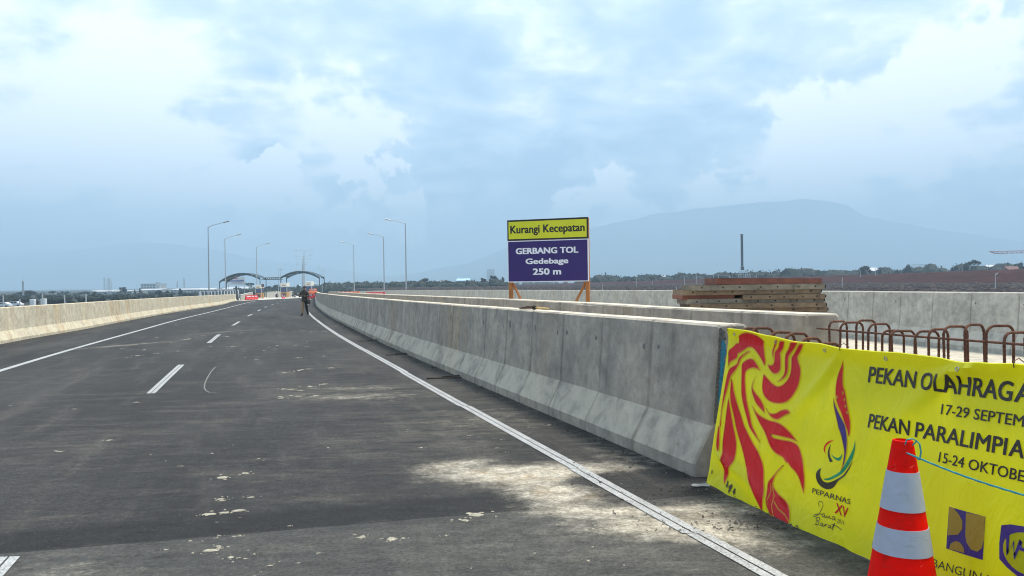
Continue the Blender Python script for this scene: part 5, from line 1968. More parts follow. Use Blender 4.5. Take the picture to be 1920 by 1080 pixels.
BANNER_SHAPES = [
('r', [(0.052,1.049),(0.115,1.111),(0.122,1.129),(0.163,1.135),(0.162,1.189),(0.228,1.213),(0.307,1.221),(0.388,1.214),(0.456,1.198),(0.504,1.17),(0.492,1.138),(0.517,1.076),(0.544,1.024),(0.536,0.993),(0.484,1.04),(0.421,1.083),(0.364,1.112),(0.31,1.115),(0.265,1.097),(0.224,1.071),(0.171,1.051),(0.175,1.02),(0.132,0.993),(0.09,0.962),(0.066,0.928),(0.062,0.999)]),
('r', [(0.344,1.086),(0.294,1.065),(0.252,1.042),(0.218,1.013),(0.208,0.973),(0.181,0.917),(0.15,0.875),(0.137,0.842),(0.109,0.784),(0.084,0.719),(0.067,0.646),(0.061,0.558),(0.079,0.467),(0.065,0.463),(0.093,0.339),(0.099,0.269),(0.057,0.295),(0.047,0.391),(0.046,0.462),(0.061,0.464),(0.052,0.604),(0.049,0.722),(0.058,0.825),(0.066,0.873),(0.091,0.907),(0.138,0.943),(0.188,0.971),(0.191,1.01),(0.206,1.033),(0.255,1.058),(0.296,1.08)]),
('r', [(0.15,0.704),(0.172,0.661),(0.212,0.59),(0.254,0.512),(0.262,0.498),(0.31,0.422),(0.335,0.351),(0.333,0.26),(0.299,0.161),(0.273,0.113),(0.262,0.05),(0.221,0.101),(0.215,0.151),(0.171,0.226),(0.139,0.313),(0.131,0.389),(0.134,0.477),(0.132,0.569),(0.137,0.656)]),
('r', [(0.159,0.852),(0.184,0.825),(0.207,0.766),(0.266,0.674),(0.338,0.586),(0.395,0.521),(0.408,0.513),(0.513,0.443),(0.613,0.382),(0.683,0.318),(0.717,0.263),(0.73,0.188),(0.767,0.119),(0.776,0.029),(0.781,-0.026),(0.742,0.004),(0.683,0.051),(0.636,0.102),(0.574,0.151),(0.525,0.204),(0.471,0.273),(0.416,0.343),(0.342,0.427),(0.288,0.503),(0.262,0.559),(0.216,0.629),(0.175,0.7),(0.162,0.775)]),
('r', [(0.244,0.977),(0.27,0.998),(0.318,1.022),(0.369,1.032),(0.413,1.015),(0.453,0.986),(0.494,0.948),(0.445,0.966),(0.387,0.963),(0.332,0.945),(0.302,0.914),(0.336,0.797),(0.382,0.698),(0.451,0.612),(0.502,0.539),(0.544,0.513),(0.624,0.445),(0.561,0.476),(0.504,0.506),(0.458,0.532),(0.402,0.597),(0.345,0.663),(0.295,0.747),(0.275,0.835),(0.254,0.94)]),
('r', [(0.441,0.881),(0.417,0.845),(0.416,0.807),(0.444,0.766),(0.504,0.708),(0.575,0.679),(0.627,0.658),(0.609,0.702),(0.558,0.745),(0.486,0.779),(0.433,0.809),(0.421,0.845)]),
('r', [(0.455,0.688),(0.519,0.648),(0.601,0.625),(0.69,0.614),(0.784,0.619),(0.872,0.608),(0.955,0.57),(1.043,0.529),(0.964,0.533),(0.866,0.53),(0.745,0.525),(0.776,0.504),(0.883,0.508),(0.991,0.519),(1.06,0.505),(1.09,0.478),(1.146,0.409),(1.173,0.343),(1.182,0.266),(1.187,0.211),(1.153,0.259),(1.118,0.309),(1.07,0.338),(1.013,0.351),(0.984,0.371),(0.954,0.368),(0.925,0.388),(0.898,0.398),(0.833,0.403),(0.761,0.435),(0.708,0.487),(0.64,0.545),(0.576,0.582)]),
('r', [(0.639,0.695),(0.669,0.671),(0.713,0.664),(0.77,0.676),(0.81,0.703),(0.863,0.72),(0.903,0.717),(0.932,0.703),(0.882,0.687),(0.832,0.658),(0.792,0.634),(0.738,0.636),(0.685,0.656)]),
('r', [(0.542,0.934),(0.541,0.888),(0.544,0.838),(0.572,0.79),(0.622,0.761),(0.694,0.744),(0.776,0.746),(0.852,0.766),(0.9,0.799),(0.943,0.853),(0.968,0.91),(0.972,0.985),(0.957,1.024),(0.92,1.068),(0.909,1.091),(0.952,1.139),(0.991,1.181),(0.948,1.18),(0.911,1.15),(0.854,1.09),(0.845,1.079),(0.863,1.001),(0.858,0.952),(0.82,0.899),(0.759,0.864),(0.711,0.865),(0.646,0.886),(0.584,0.915)]),
('r', [(0.848,1.183),(0.813,1.142),(0.767,1.097),(0.783,1.028),(0.798,0.967),(0.772,0.929),(0.73,0.897),(0.791,0.924),(0.823,0.956),(0.828,0.998),(0.81,1.072),(0.823,1.101),(0.884,1.148),(0.931,1.184),(0.886,1.188)]),
('r', [(0.71,1.186),(0.774,1.183),(0.731,1.122),(0.707,1.102),(0.73,1.044),(0.744,0.989),(0.724,0.959),(0.68,0.946),(0.628,0.959),(0.583,0.995),(0.574,1.005),(0.63,1.003),(0.655,1.023),(0.645,1.087),(0.643,1.106),(0.681,1.136)]),
('r', [(0.657,1.186),(0.686,1.189),(0.653,1.152),(0.626,1.114),(0.633,1.05),(0.611,1.091),(0.608,1.116),(0.63,1.15)]),
('r', [(0.933,0.343),(0.882,0.307),(0.834,0.243),(0.792,0.203),(0.785,0.17),(0.801,0.113),(0.809,0.061),(0.835,0.029),(0.882,-0.004),(0.946,-0.031),(0.959,-0.035),(1.102,-0.02),(1.109,0.015),(1.081,0.066),(1.029,0.111),(0.937,0.132),(0.866,0.167),(0.84,0.191),(0.844,0.23),(0.874,0.29)]),
('r', [(1.393,1.108),(1.362,1.058),(1.344,1.003),(1.341,0.942),(1.353,0.874),(1.386,0.822),(1.434,0.773),(1.477,0.718),(1.504,0.689),(1.527,0.649),(1.535,0.681),(1.526,0.74),(1.511,0.773),(1.483,0.83),(1.459,0.888),(1.437,0.926),(1.416,0.939),(1.4,0.993),(1.395,1.055)]),
('b', [(1.334,0.865),(1.351,0.81),(1.389,0.741),(1.414,0.695),(1.413,0.69),(1.447,0.651),(1.479,0.596),(1.504,0.553),(1.504,0.506),(1.499,0.458),(1.49,0.432),(1.516,0.475),(1.523,0.531),(1.52,0.591),(1.508,0.649),(1.488,0.693),(1.473,0.717),(1.417,0.764),(1.369,0.813)]),
('g', [(1.587,0.642),(1.587,0.597),(1.567,0.553),(1.535,0.499),(1.502,0.445),(1.461,0.402),(1.408,0.362),(1.36,0.35),(1.391,0.344),(1.439,0.363),(1.491,0.402),(1.548,0.462),(1.585,0.517),(1.598,0.566),(1.598,0.612)]),
('k', [(1.323,0.412),(1.292,0.384),(1.288,0.341),(1.309,0.307),(1.356,0.291),(1.408,0.292),(1.459,0.319),(1.498,0.37),(1.539,0.413),(1.576,0.468),(1.594,0.517),(1.558,0.461),(1.512,0.399),(1.46,0.359),(1.404,0.334),(1.362,0.333),(1.335,0.359),(1.324,0.384)]),
('r', [(1.391,0.605),(1.342,0.587),(1.313,0.55),(1.314,0.522),(1.34,0.503),(1.323,0.531),(1.337,0.565)]),
('k', [(1.371,0.575),(1.353,0.537),(1.357,0.496),(1.386,0.461),(1.41,0.473),(1.381,0.494),(1.367,0.526)]),
('g', [(1.379,0.515),(1.416,0.491),(1.453,0.483),(1.479,0.498),(1.484,0.539),(1.463,0.508),(1.43,0.498)]),
('u', [(2.335,0.433),(2.55,0.441),(2.571,0.233),(2.354,0.221)]),
('o', [(2.338,0.432),(2.368,0.432),(2.403,0.414),(2.432,0.385),(2.438,0.345),(2.418,0.312),(2.354,0.289)]),
('o', [(2.445,0.433),(2.549,0.441),(2.563,0.329),(2.558,0.287),(2.538,0.263),(2.503,0.263),(2.473,0.289),(2.46,0.321)]),
('o', [(2.374,0.225),(2.38,0.254),(2.406,0.275),(2.435,0.278),(2.46,0.261),(2.471,0.235)]),
]

CM = {'r': 'vinyl_red', 'b': 'vinyl_blue', 'g': 'vinyl_green', 'k': 'vinyl_black', 'u': 'vinyl_blue', 'o': 'vinyl_gold'}
for k, (c, pts) in enumerate(BANNER_SHAPES):
    pts = [(max(.004, x), y) for x, y in pts]
    if c in 'rbgk':
        pts = smooth_poly(pts, 2)
    lift = .0035 if c != 'o' else .0055
    plume = k < 13
    o = on_banner('plume' if plume else 'emblem_shape', pts, [tuple(range(len(pts)))], CM[c], lift)
    if c in 'rb' and (plume or k in (13, 14)):
        v, f = ribbon(pts, .0085 if plume else .006)
        on_banner('outline', v, f, 'vinyl_orange', lift + .002, o)
for pts in ([(.82, .194), (.841, .138), (.825, .072), (.838, .045)], [(.844, .177), (.884, .118), (.888, .051), (.921, -.004), (.95, -.025)], [(.899, .084), (.958, .047), (1.035, .031), (1.105, .0)]):
    v, f = ribbon(pts, .009, False); on_banner('outline', v, f, 'vinyl_orange', .0055)
for (s, v) in ((1.367, .872), (1.421, .905), (1.445, .867), (1.463, .828), (1.486, .793)):
    on_banner('bead', [(s + .011 * math.cos(k * .5236), v + .011 * math.sin(k * .5236)) for k in range(12)], [tuple(range(12))], 'vinyl_orange', .0055)


def banner_text(txt, s0, s1, v0, cap, mat='vinyl_black', bold=.02, shear=0.0, tilt=0.0):
    v, f = text_fit(txt, s0, s1, v0, cap, bold, shear)
    v = [(x, y + (x - s0) * tilt, l) for x, y, l in v]
    return on_banner('lettering', v, f, mat, .004)


banner_text('PEKAN', 1.613, 2.000, .997, .094, bold=.026, tilt=.022)
banner_text('OLAHRAG', 2.036, 2.607, 1.006, .094, bold=.026, tilt=.022)
banner_text('A', 2.618, 2.715, 1.019, .094, bold=.026, tilt=.022)
banner_text('17-29 SEPTEM', 2.190, 2.688, .893, .054, bold=.018, tilt=.03)
banner_text('BER', 2.70, 2.82, .908, .054, bold=.018, tilt=.03)
banner_text('PEKAN', 1.670, 1.998, .732, .082, bold=.026, tilt=.028)
banner_text('PARALIMPI', 2.038, 2.618, .742, .082, bold=.026, tilt=.028)
banner_text('A', 2.630, 2.712, .759, .082, bold=.026, tilt=.028)
banner_text('15-24 OKTOBE', 2.222, 2.731, .642, .053, bold=.018, tilt=.025)
banner_text('R', 2.742, 2.782, .655, .053, bold=.018)
banner_text('PEPARNAS', 1.263, 1.622, .236, .032, bold=.012, tilt=.05)
banner_text('XV', 1.489, 1.612, .168, .062, 'vinyl_red', bold=.02)
banner_text('2016', 1.521, 1.589, .115, .026, bold=.0, tilt=.1)
banner_text('PEM', 1.848, 2.255, .080, .042, bold=0, tilt=.06)
banner_text('BANGUN', 2.285, 2.578, .103, .042, bold=0, tilt=.09)
banner_text('A', 2.588, 2.635, .131, .042, bold=0)
banner_text('N', 2.648, 2.69, .135, .042, bold=0)
# handwritten place name
for st in ([(1.352, .168), (1.338, .190), (1.352, .206), (1.377, .204), (1.386, .186), (1.378, .160), (1.362, .130), (1.335, .104), (1.314, .094), (1.316, .108), (1.345, .120), (1.388, .132)],
           [(1.412, .138), (1.396, .138), (1.390, .122), (1.402, .116), (1.416, .136), (1.414, .120), (1.424, .118), (1.436, .138), (1.434, .122), (1.446, .124), (1.454, .140), (1.456, .126), (1.468, .126)],
           [(1.496, .144), (1.480, .144), (1.474, .128), (1.484, .122), (1.500, .142), (1.498, .126), (1.510, .130)],
           [(1.345, .100), (1.352, .058), (1.340, .052)], [(1.338, .092), (1.366, .106), (1.380, .096), (1.364, .082), (1.352, .080), (1.378, .076), (1.376, .060), (1.352, .054)],
           [(1.412, .078), (1.396, .078), (1.392, .064), (1.402, .060), (1.416, .078), (1.414, .062), (1.424, .064), (1.434, .084), (1.432, .066), (1.440, .082), (1.450, .082)],
           [(1.474, .086), (1.460, .084), (1.458, .070), (1.468, .068), (1.480, .086), (1.478, .070), (1.490, .072), (1.504, .110), (1.496, .060)], [(1.480, .096), (1.520, .096), (1.575, .086)]):
    st2 = []
    for a, b_ in zip(st, st[1:]):
        st2 += [a, ((a[0] + b_[0]) / 2, (a[1] + b_[1]) / 2)]
    st2.append(st[-1])
    v, f = ribbon(st2, .0046, False); on_banner('handwriting', v, f, 'vinyl_black', .004)
# company shield at the right: blue border, yellow oval, blue letters
on_banner('emblem_shape', [(2.646, .426), (2.695, .445), (2.763, .455), (2.86, .452), (2.95, .440), (2.965, .300), (2.93, .255), (2.86, .228), (2.78, .222), (2.709, .244), (2.66, .268), (2.648, .34)], [tuple(range(12))], 'vinyl_blue', .0035)
on_banner('emblem_shape', [(2.808 + .135 * math.cos(k * .2618), .338 + .094 * math.sin(k * .2618)) for k in range(24)], [tuple(range(24))], 'vinyl_yellow', .0055)
v, f = ribbon([(2.672, .396), (2.694, .392), (2.706, .305), (2.730, .372), (2.744, .300), (2.766, .388), (2.772, .352), (2.81, .352)], .019, False); on_banner('lettering', v, f, 'vinyl_blue', .0075)
# ties
for (s, v) in ((1.385, 1.165), (.02, 1.22), (2.62, 1.18)):
    a = bpt(s, v, .004)
    MB().tube([a - BB, a - BB + BN * .004 + Vector((0, 0, .03)), a - BB - BN * .03 + Vector((0, 0, .05)), a - BB - BN * .07 + Vector((0, 0, .03))], .0025, 5).build('tie', MATS['rust_bar'], banner)
# eyelets along the top hem
for k in range(7):
    s = .10 + .55 * k
    e = [bpt(s + .011 * math.cos(a * .5236), v_top(s) - .035 + .011 * math.sin(a * .5236), .004) - BB for a in range(13)]
    MB().tube(e, .0028, 5).build('eyelet', MATS['steel_grey'], banner)
# mud splashes on the lower left corner
plain('mud', (.07, .055, .035), .9, .3, 20)
for (s, v, r_) in ((.345, .045, .028), (.30, .06, .02), (.40, .03, .02), (.06, .10, .012)):
    rg = random.Random(int(s * 100))
    on_banner('mud_splash', [(s + r_ * rg.uniform(.4, 1) * math.cos(k * .45), v + r_ * 1.5 * rg.uniform(.4, 1.2) * math.sin(k * .45)) for k in range(14)], [tuple(range(14))], 'mud', .0045)

# ------------------------------------------------------------------ rope on the cone
plain('rope_teal', (.02, .25, .30), .7, .3, 60)
cl = near_cone.location
top = Vector((cl.x + .01, cl.y, cl.z + .77))
rope = thing('rope', 'teal nylon rope tied to the cone tip and stretched to the right', 'rope', top)
start = at(1697, 848, 3.91) - top
endp = at(1925, 930, 3.36) - top
pts = []
for i in range(25):
    t = i / 24 * 2.2
    p = start.lerp(endp, t)
    p.z -= .012 * math.sin(min(1, t) * math.pi)
    pts.append(p)
pts += [pts[-1] + Vector((.05, -.15, -.25)), Vector((pts[-1].x + .1, pts[-1].y - .3, zc + .02 - top.z)), Vector((pts[-1].x + .4, pts[-1].y - .4, zc + .015 - top.z))]
tw = MB()
for ph in (0, 2.09, 4.19):
    P2 = []
    for i, p in enumerate(pts[:25]):
        a = i * 1.9 + ph
        P2.append(p + Vector((0, .0022 * math.cos(a), .0022 * math.sin(a))))
    tw.tube(P2 + pts[25:], .0030, 6)
tw.build('strand', MATS['rope_teal'], rope, True)
m = MB()
loop = []
for i in range(30):
    a = i / 29 * 2 * math.pi * 1.6
    loop.append(Vector((.050 * math.cos(a) * (1 + .1 * math.sin(3 * a)), .05 * math.sin(a), .012 + .012 * math.sin(a * 1.3) + .0006 * i)))
m.tube([(.03, -.035, .03), (.045, -.05, .055), (.062, -.045, .04), (.066, -.05, .0), (.056, -.055, -.035), (.045, -.06, -.03)], .0042, 6)
m.tube([(-.01, -.04, .03), (.0, -.045, .062), (.03, -.045, .066), (.055, -.045, .05)], .0035, 6)
m.build('knot', MATS['rope_teal'], rope, True)

# ------------------------------------------------------------------ broom left on the barrier top
plain('bristle', (.16, .10, .065), .95, .35, 30)
plain('handle_wood', (.50, .33, .12), .6, .2, 10)
yb = 11.35
pb_ = rp(off_b1(yb) + .33, yb, 0); pb_.z = zz(off_b1(yb), yb) + HB
broom = thing('hand_broom', 'worn brown hand broom with yellow handle lying on the barrier top', 'broom', pb_, math.atan2(-.30, .95) * 0 + R(-60))
rg = random.Random(4)
m = MB()
for k in range(90):
    a = rg.uniform(-1, 1); b_ = rg.uniform(0, 1)
    m.tube([(0, a * .018, .012 + b_ * .03), (-.14, a * .04, .010 + b_ * .04), (-.27 - rg.uniform(0, .06), a * .075 + rg.uniform(-.01, .01), .004 + b_ * .022)], [.0035, .003, .0015], 3)
m.build('bristles', MATS['bristle'], broom)
MB().tube([(-.02, 0, .028), (.045, 0, .03)], [.032, .024], 10).build('binding', MATS['hole_dark'], broom, True)
MB().tube([(.03, 0, .03), (.2, .004, .026), (.38, 0, .020)], [.014, .013, .012], 8).build('handle', MATS['handle_wood'], broom, True)

# ------------------------------------------------------------------ scraps on the shoulder
plain('scrap_wood', (.05, .04, .032), .9, .3, 12)
for k, (px, py, L, an, lab) in enumerate(((745, 665.5, .55, .1, 'dark wood scrap lying beside the near barrier, nearest the walking man'), (692, 639.5, .6, -.1, 'dark plank scrap on the shoulder halfway to the walking man'), (838, 709, .7, .05, 'dark flat scrap on the shoulder beside the barrier foot'))):
    d = pix_dir(px, py)
    t = 1.62 / -d.z
    for _ in range(30):
        X, Y = d.x * t, d.y * t
        t = .5 * t + .5 * (zz((X - xc(Y)) / kk(Y), Y) - EYE) / d.z
    r = thing('wood_scrap', lab, 'debris', (d.x * t, d.y * t, zz(3, d.y * t)), an)
    MB().bbox((0, 0, .012), (L, .09, .024), .004).build('plank', MATS['scrap_wood'], r)
    MB().bbox((.08, .05, .034), (L * .5, .05, .018), .004, Matrix.Rotation(.35, 3, 'Z')).build('splinter', MATS['scrap_wood'], r)
plain('plastic_scrap', (.34, .34, .33), .3, .2, 20)
m = MB()
rg = random.Random(12)
rows = []
for i in range(7):
    rows.append([(-.07 + .023 * i + rg.uniform(-.008, .008), -.03 + .015 * j + rg.uniform(-.006, .006), .004 + rg.uniform(0, .018) * (0 if i in (0, 6) or j in (0, 4) else 1)) for j in range(5)])
m.grid(rows)
o = tag(m.build('plastic_bag', MATS['plastic_scrap'], smooth=True, fix=False), 'crumpled pale plastic scrap at the foot of the barrier end', 'litter')
o.location = (1.47, 6.33, zz(3.4, 6.33) + .002)

# ------------------------------------------------------------------ people
plain('skin', (.26, .13, .085), .6, .08, 20)
plain('jacket_dark', (.045, .036, .028), .8, .25, 18)
plain('trousers_khaki', (.33, .21, .12), .85, .15, 14)
plain('trousers_shaded', (.020, .020, .022), .85, .2, 14)  # same khaki trousers, trailing leg: its shade is put into the colour
plain('boots', (.016, .013, .012), .6, .2, 20)
plain('hair_black', (.010, .009, .009), .6, .2, 30)
plain('navy_cloth', (.018, .022, .06), .85, .2, 14)


def skin_mesh(name, verts, edges, root, levels=2):
    me = bpy.data.meshes.new(name)
    me.from_pydata([v[0] for v in verts], edges, [])
    ob = bpy.data.objects.new(name, me)
    COL.objects.link(ob)
    ob.modifiers.new('skin', 'SKIN').use_smooth_shade = True
    for i, v in enumerate(verts):
        sv = me.skin_vertices[0].data[i]
        sv.radius = v[1] if isinstance(v[1], tuple) else (v[1], v[1])
        sv.use_root = (i == root)
    s = ob.modifiers.new('sub', 'SUBSURF'); s.levels = levels; s.render_levels = levels
    bpy.context.view_layer.update()
    out = bpy.data.meshes.new_from_object(ob.evaluated_get(bpy.context.evaluated_depsgraph_get()))
    bpy.data.objects.remove(ob); bpy.data.meshes.remove(me)
    out.name = name
    return out


def person(loc, rz, label, J, mats, zones, scale=1.0, name='person'):
    """J: dict of joints -> (pos, radius); faces -y"""
    r = thing(name, label, 'person', loc, rz)
    r.scale = (scale,) * 3
    order = list(J.keys())
    V = [J[k] for k in order]
    idx = {k: i for i, k in enumerate(order)}
    E = [('pelvis', 'spine'), ('spine', 'chest'), ('chest', 'neckb'), ('neckb', 'neck'), ('neck', 'jaw'), ('jaw', 'skull'), ('skull', 'crown')]
    for s in 'LR':
        E += [('pelvis', 'hip' + s), ('hip' + s, 'knee' + s), ('knee' + s, 'ankle' + s), ('ankle' + s, 'heel' + s), ('heel' + s, 'toe' + s),
              ('chest', 'sho' + s), ('sho' + s, 'elb' + s), ('elb' + s, 'wri' + s), ('wri' + s, 'palm' + s)]
        for k in range(5):
            E += [('palm' + s, 'f%da%s' % (k, s)), ('f%da%s' % (k, s), 'f%db%s' % (k, s))]
    E = [(idx[a], idx[b_]) for a, b_ in E]
    me = skin_mesh('body', V, E, idx['pelvis'])
    for m_ in mats: me.materials.append(MATS[m_])
    for p in me.polygons:
        p.material_index = zones(p.center)
        p.use_smooth = True
    link('body', me, r)
    return r


def add_hand(J, s, wri, palm, fdir, side, up):
    """five bent fingers from the palm: fdir along the fingers, side across the palm to the thumb"""
    J['palm' + s] = (tuple(palm), (.036, .02))
    for k in range(5):
        if k == 0:
            a = palm + side * .035 + fdir * .01; b_ = a + side * .02 + fdir * .035
            ra = .010
        else:
            a = palm + side * (.024 - .016 * (k - 1)) + fdir * (.055 - .004 * abs(k - 2)); b_ = a + fdir * .018 - up * .025 * (1 - .1 * abs(k - 2))
            ra = .0085
        J['f%da%s' % (k, s)] = (tuple(a), ra); J['f%db%s' % (k, s)] = (tuple(b_), ra * .85)


V3 = Vector
J = {'pelvis': ((0, 0, .96), (.155, .115)), 'spine': ((0, -.01, 1.12), (.150, .110)), 'chest': ((0, 0, 1.33), (.175, .120)), 'neckb': ((0, .01, 1.475), (.085, .075)),
     'neck': ((0, 0, 1.535), .058), 'jaw': ((0, -.02, 1.595), (.070, .080)), 'skull': ((0, -.01, 1.675), (.082, .098)), 'crown': ((0, .0, 1.745), (.062, .075)),
     'hipL': ((-.095, 0, .88), .098), 'kneeL': ((-.10, -.10, .50), .088), 'ankleL': ((-.10, -.14, .13), .070), 'heelL': ((-.10, -.14, .055), .045), 'toeL': ((-.11, -.31, .04), .038),
     'hipR': ((.095, 0, .88), .098), 'kneeR': ((.10, .02, .49), .085), 'ankleR': ((.095, .22, .15), .066), 'heelR': ((.095, .23, .09), .045), 'toeR': ((.10, .08, .04), .038),
     'shoL': ((-.195, .0, 1.42), .072), 'elbL': ((-.31, -.02, 1.15), .056), 'wriL': ((-.13, -.24, 1.20), .036),
     'shoR': ((.195, .0, 1.42), .072), 'elbR': ((.31, -.02, 1.14), .056), 'wriR': ((.14, -.24, 1.16), .036)}
add_hand(J, 'L', None, V3((-.075, -.275, 1.215)), V3((.75, -.5, .25)).normalized(), V3((0, -.4, .9)).normalized(), V3((0, .6, .6)).normalized())
add_hand(J, 'R', None, V3((.085, -.275, 1.175)), V3((-.75, -.5, .25)).normalized(), V3((0, -.4, .9)).normalized(), V3((0, .6, .6)).normalized())


def zones(c):
    if c.z > 1.515: return 0
    if abs(c.x) < .155 and c.y < -.215 and 1.1 < c.z < 1.32: return 0
    if c.z > .90: return 1
    if c.z < .13: return 4
    return 2 if c.x < 0.0 else 3


man_y = 49.0
pm = rp(2.10, man_y)
q = at(571, 560, man_y)
man = person((q.x, man_y, pm.z), R(-14), 'man in dark jacket and khaki trousers walking towards us on the road', J, ['skin', 'jacket_dark', 'trousers_khaki', 'trousers_shaded', 'boots'], zones, 1.02)
# hair, eyes, beard, jacket hem and collar
m = MB()
prof = []
for i in range(7):
    t = i / 6 * math.pi / 2
    prof.append((math.cos(t), math.sin(t)))
vs = []; n = 16
for (c, s_) in prof:
    for k in range(n):
        a = 2 * math.pi * k / n
        vs.append((.094 * c * math.cos(a), .112 * c * math.sin(a), 1.685 + (.108 * s_) - (.05 * (1 - s_) * max(0, math.sin(a)))))
m.add(vs, [(i * n + k, i * n + (k + 1) % n, (i + 1) * n + (k + 1) % n, (i + 1) * n + k) for i in range(6) for k in range(n)])
m.build('hair', MATS['hair_black'], man, True)
for s in (-1, 1):
    MB().lathe([(.004, -.012), (.012, 0), (.004, .012)], 8, (s * .032, -.105, 1.665)).build('eye', MATS['hair_black'], man)
    MB().lathe([(.006, -.03), (.016, 0), (.006, .03)], 8, (s * .09, 0, 1.66)).build('ear', MATS['skin'], man)
MB().tube([(0, -.10, 1.67), (0, -.13, 1.635), (0, -.10, 1.63)], [.010, .016, .012], 6).build('nose', MATS['skin'], man)
MB().box((0, -.103, 1.595), (.05, .012, .010)).build('mouth', MATS['boots'], man)
MB().lathe([(.165, .86), (.185, .90), (.178, .98), (.165, 1.05)], 20, (0, 0, 0), False).build('jacket_hem', MATS['jacket_dark'], man, True)
MB().lathe([(.10, 1.47), (.085, 1.53), (.092, 1.55)], 16, (0, 0, 0), False).build('collar', MATS['jacket_dark'], man, True)
# the things he carries
hp = man.location
phone = thing('phone', 'small dark phone held in both hands by the walking man', 'phone', hp + Vector((.0, -.34, 1.215)), R(-14))
MB().bbox((0, 0, .01), (.15, .012, .078), .004, Matrix.Rotation(R(-25), 3, 'X')).build('case', MATS['boots'], phone)
MB().box((0, .0085, .014), (.135, .002, .066), Matrix.Rotation(R(-25), 3, 'X')).build('screen', MATS['dark_glass'], phone)
bag = thing('shoulder_bag', 'dark shoulder bag hanging at the left hip of the walking man', 'bag', hp + Vector((.235, -.03, .72)), R(-14))
MB().bbox((0, 0, .13), (.12, .30, .27), .03).build('pouch', MATS['boots'], bag)
MB().bbox((.063, 0, .19), (.012, .29, .14), .004).build('flap', MATS['jacket_dark'], bag)
MB().tube([(0, .1, .26), (-.05, .14, .5), (-.2, .12, .72), (-.33, .02, .80), (-.30, -.11, .68), (-.12, -.17, .45), (0, -.1, .26)], .012, 6).build('strap', MATS['boots'], bag)

# distant man crouching on the slab in front of the gate
Jc = {'pelvis': ((0, .12, .34), (.155, .12)), 'spine': ((0, .06, .52), (.15, .115)), 'chest': ((0, -.10, .72), (.175, .125)), 'neckb': ((0, -.20, .84), (.085, .075)),
      'neck': ((0, -.24, .89), .058), 'jaw': ((0, -.30, .94), (.072, .08)), 'skull': ((0, -.31, 1.01), (.084, .098)), 'crown': ((0, -.30, 1.08), (.062, .075)),
      'hipL': ((-.11, .05, .36), .10), 'kneeL': ((-.16, -.34, .50), .075), 'ankleL': ((-.14, -.12, .11), .05), 'heelL': ((-.14, -.10, .055), .045), 'toeL': ((-.15, -.28, .04), .038),
      'hipR': ((.11, .05, .36), .10), 'kneeR': ((.16, -.34, .50), .075), 'ankleR': ((.14, -.12, .11), .05), 'heelR': ((.14, -.10, .055), .045), 'toeR': ((.15, -.28, .04), .038),
      'shoL': ((-.20, -.10, .79), .072), 'elbL': ((-.24, -.36, .62), .055), 'wriL': ((-.10, -.50, .48), .036),
      'shoR': ((.20, -.10, .79), .072), 'elbR': ((.24, -.36, .62), .055), 'wriR': ((.10, -.50, .48), .036)}
add_hand(Jc, 'L', None, V3((-.07, -.55, .44)), V3((.2, -.6, -.7)).normalized(), V3((.9, 0, .2)).normalized(), V3((0, .6, .3)))
add_hand(Jc, 'R', None, V3((.07, -.55, .44)), V3((-.2, -.6, -.7)).normalized(), V3((-.9, 0, .2)).normalized(), V3((0, .6, .3)))
g_ = gp(518, 184)
worker = person(g_, R(60), 'person in dark navy clothes crouching on the slab before the gate', Jc, ['skin', 'navy_cloth', 'boots'], lambda c: 0 if (c.z > .88 or c.y < -.47) else (2 if c.z < .12 else 1), 1.12)

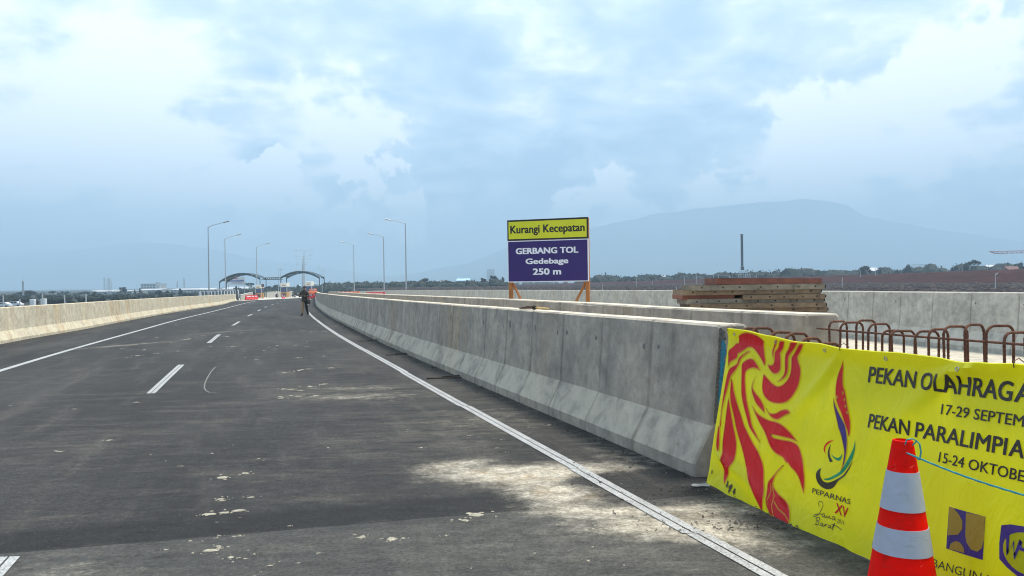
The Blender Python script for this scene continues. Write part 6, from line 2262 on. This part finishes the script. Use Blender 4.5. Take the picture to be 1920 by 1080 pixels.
# ------------------------------------------------------------------ jeep parked under the right arch
plain('olive_paint', (.030, .036, .026), .45, .15, 3)
plain('head_light', (.75, .74, .66), .2, .05, 3)
g_ = gp(554, 192)
jp = thing('jeep', 'dark olive boxy jeep parked facing us under the right arch', 'car', g_, R(4))
m = MB(); m.bbox((0, 2.0, .78), (1.75, 3.9, .62), .08); m.bbox((0, .75, 1.12), (1.5, 1.45, .22), .08); m.build('body', MATS['olive_paint'], jp)
cab = MB().prism([(-.84, 1.35, 1.08), (-.84, 1.75, 1.78), (-.84, 3.9, 1.80), (-.84, 3.95, 1.08)], (0, 0, 0), (1.68, 0, 0)).build('cabin', MATS['olive_paint'], jp)
MB().add([(-.74, 1.385, 1.17), (.74, 1.385, 1.17), (.70, 1.685, 1.70), (-.70, 1.685, 1.70)], [(0, 1, 2, 3)])
m = MB(); m.box((0, 1.53, 1.43), (1.46, .03, .58), Matrix.Rotation(R(-30), 3, 'X')); m.build('windscreen', MATS['dark_glass'], cab)
for s in (-1, 1):
    MB().box((s * .85, 2.7, 1.46), (.03, 1.7, .44)).build('side_window', MATS['dark_glass'], cab)
    hl = MB().lathe([(.12, 0), (.12, .04), (.09, .06)], 14).build('headlight', MATS['head_light'], jp)
    hl.matrix_local = Matrix.Translation((s * .58, .05, .88)) @ Matrix.Rotation(R(90), 4, 'X')
    MB().bbox((s * .98, 1.5, 1.22), (.18, .08, .2), .02).build('mirror', MATS['olive_paint'], jp)
    for y in (.75, 3.2):
        w_ = MB().tube([(s * .66, y, .38), (s * .90, y, .38)], .38, 18).build('wheel', MATS['rubber'], jp, True)
        MB().tube([(s * .89, y, .38), (s * .915, y, .38)], .2, 12).build('rim', MATS['steel_grey'], w_)
for k in range(7):
    MB().box((-.36 + k * .12, .035, .86), (.05, .03, .34)).build('grille_slat', MATS['steel_dark'], jp)
MB().bbox((0, -.04, .52), (1.8, .16, .18), .03).build('bumper', MATS['steel_dark'], jp)
MB().box((0, -.125, .56), (.42, .01, .11)).build('number_plate', MATS['plastic_white'], jp)
MB().bbox((0, 2.7, 1.88), (1.4, 1.8, .10), .03).build('roof_rack', MATS['steel_dark'], jp)

# ------------------------------------------------------------------ the air
hm = bpy.data.materials.new('haze_air')
hm.use_nodes = True
hm.node_tree.nodes.clear()
HN = NT(hm.node_tree)
pv = HN.n('ShaderNodeVolumePrincipled', ins={'Color': (.51, .70, .88, 1), 'Density': 4.0e-4, 'Anisotropy': 0.0})
ho = HN.n('ShaderNodeOutputMaterial')
hm.node_tree.links.new(pv.outputs[0], ho.inputs['Volume'])
hb = MB(); hb.box((0, 3500, 400), (19400, 13000, 815))
haze = tag(hb.build('haze', hm), 'pale blue haze lying over the plain', 'haze', None, 'stuff')
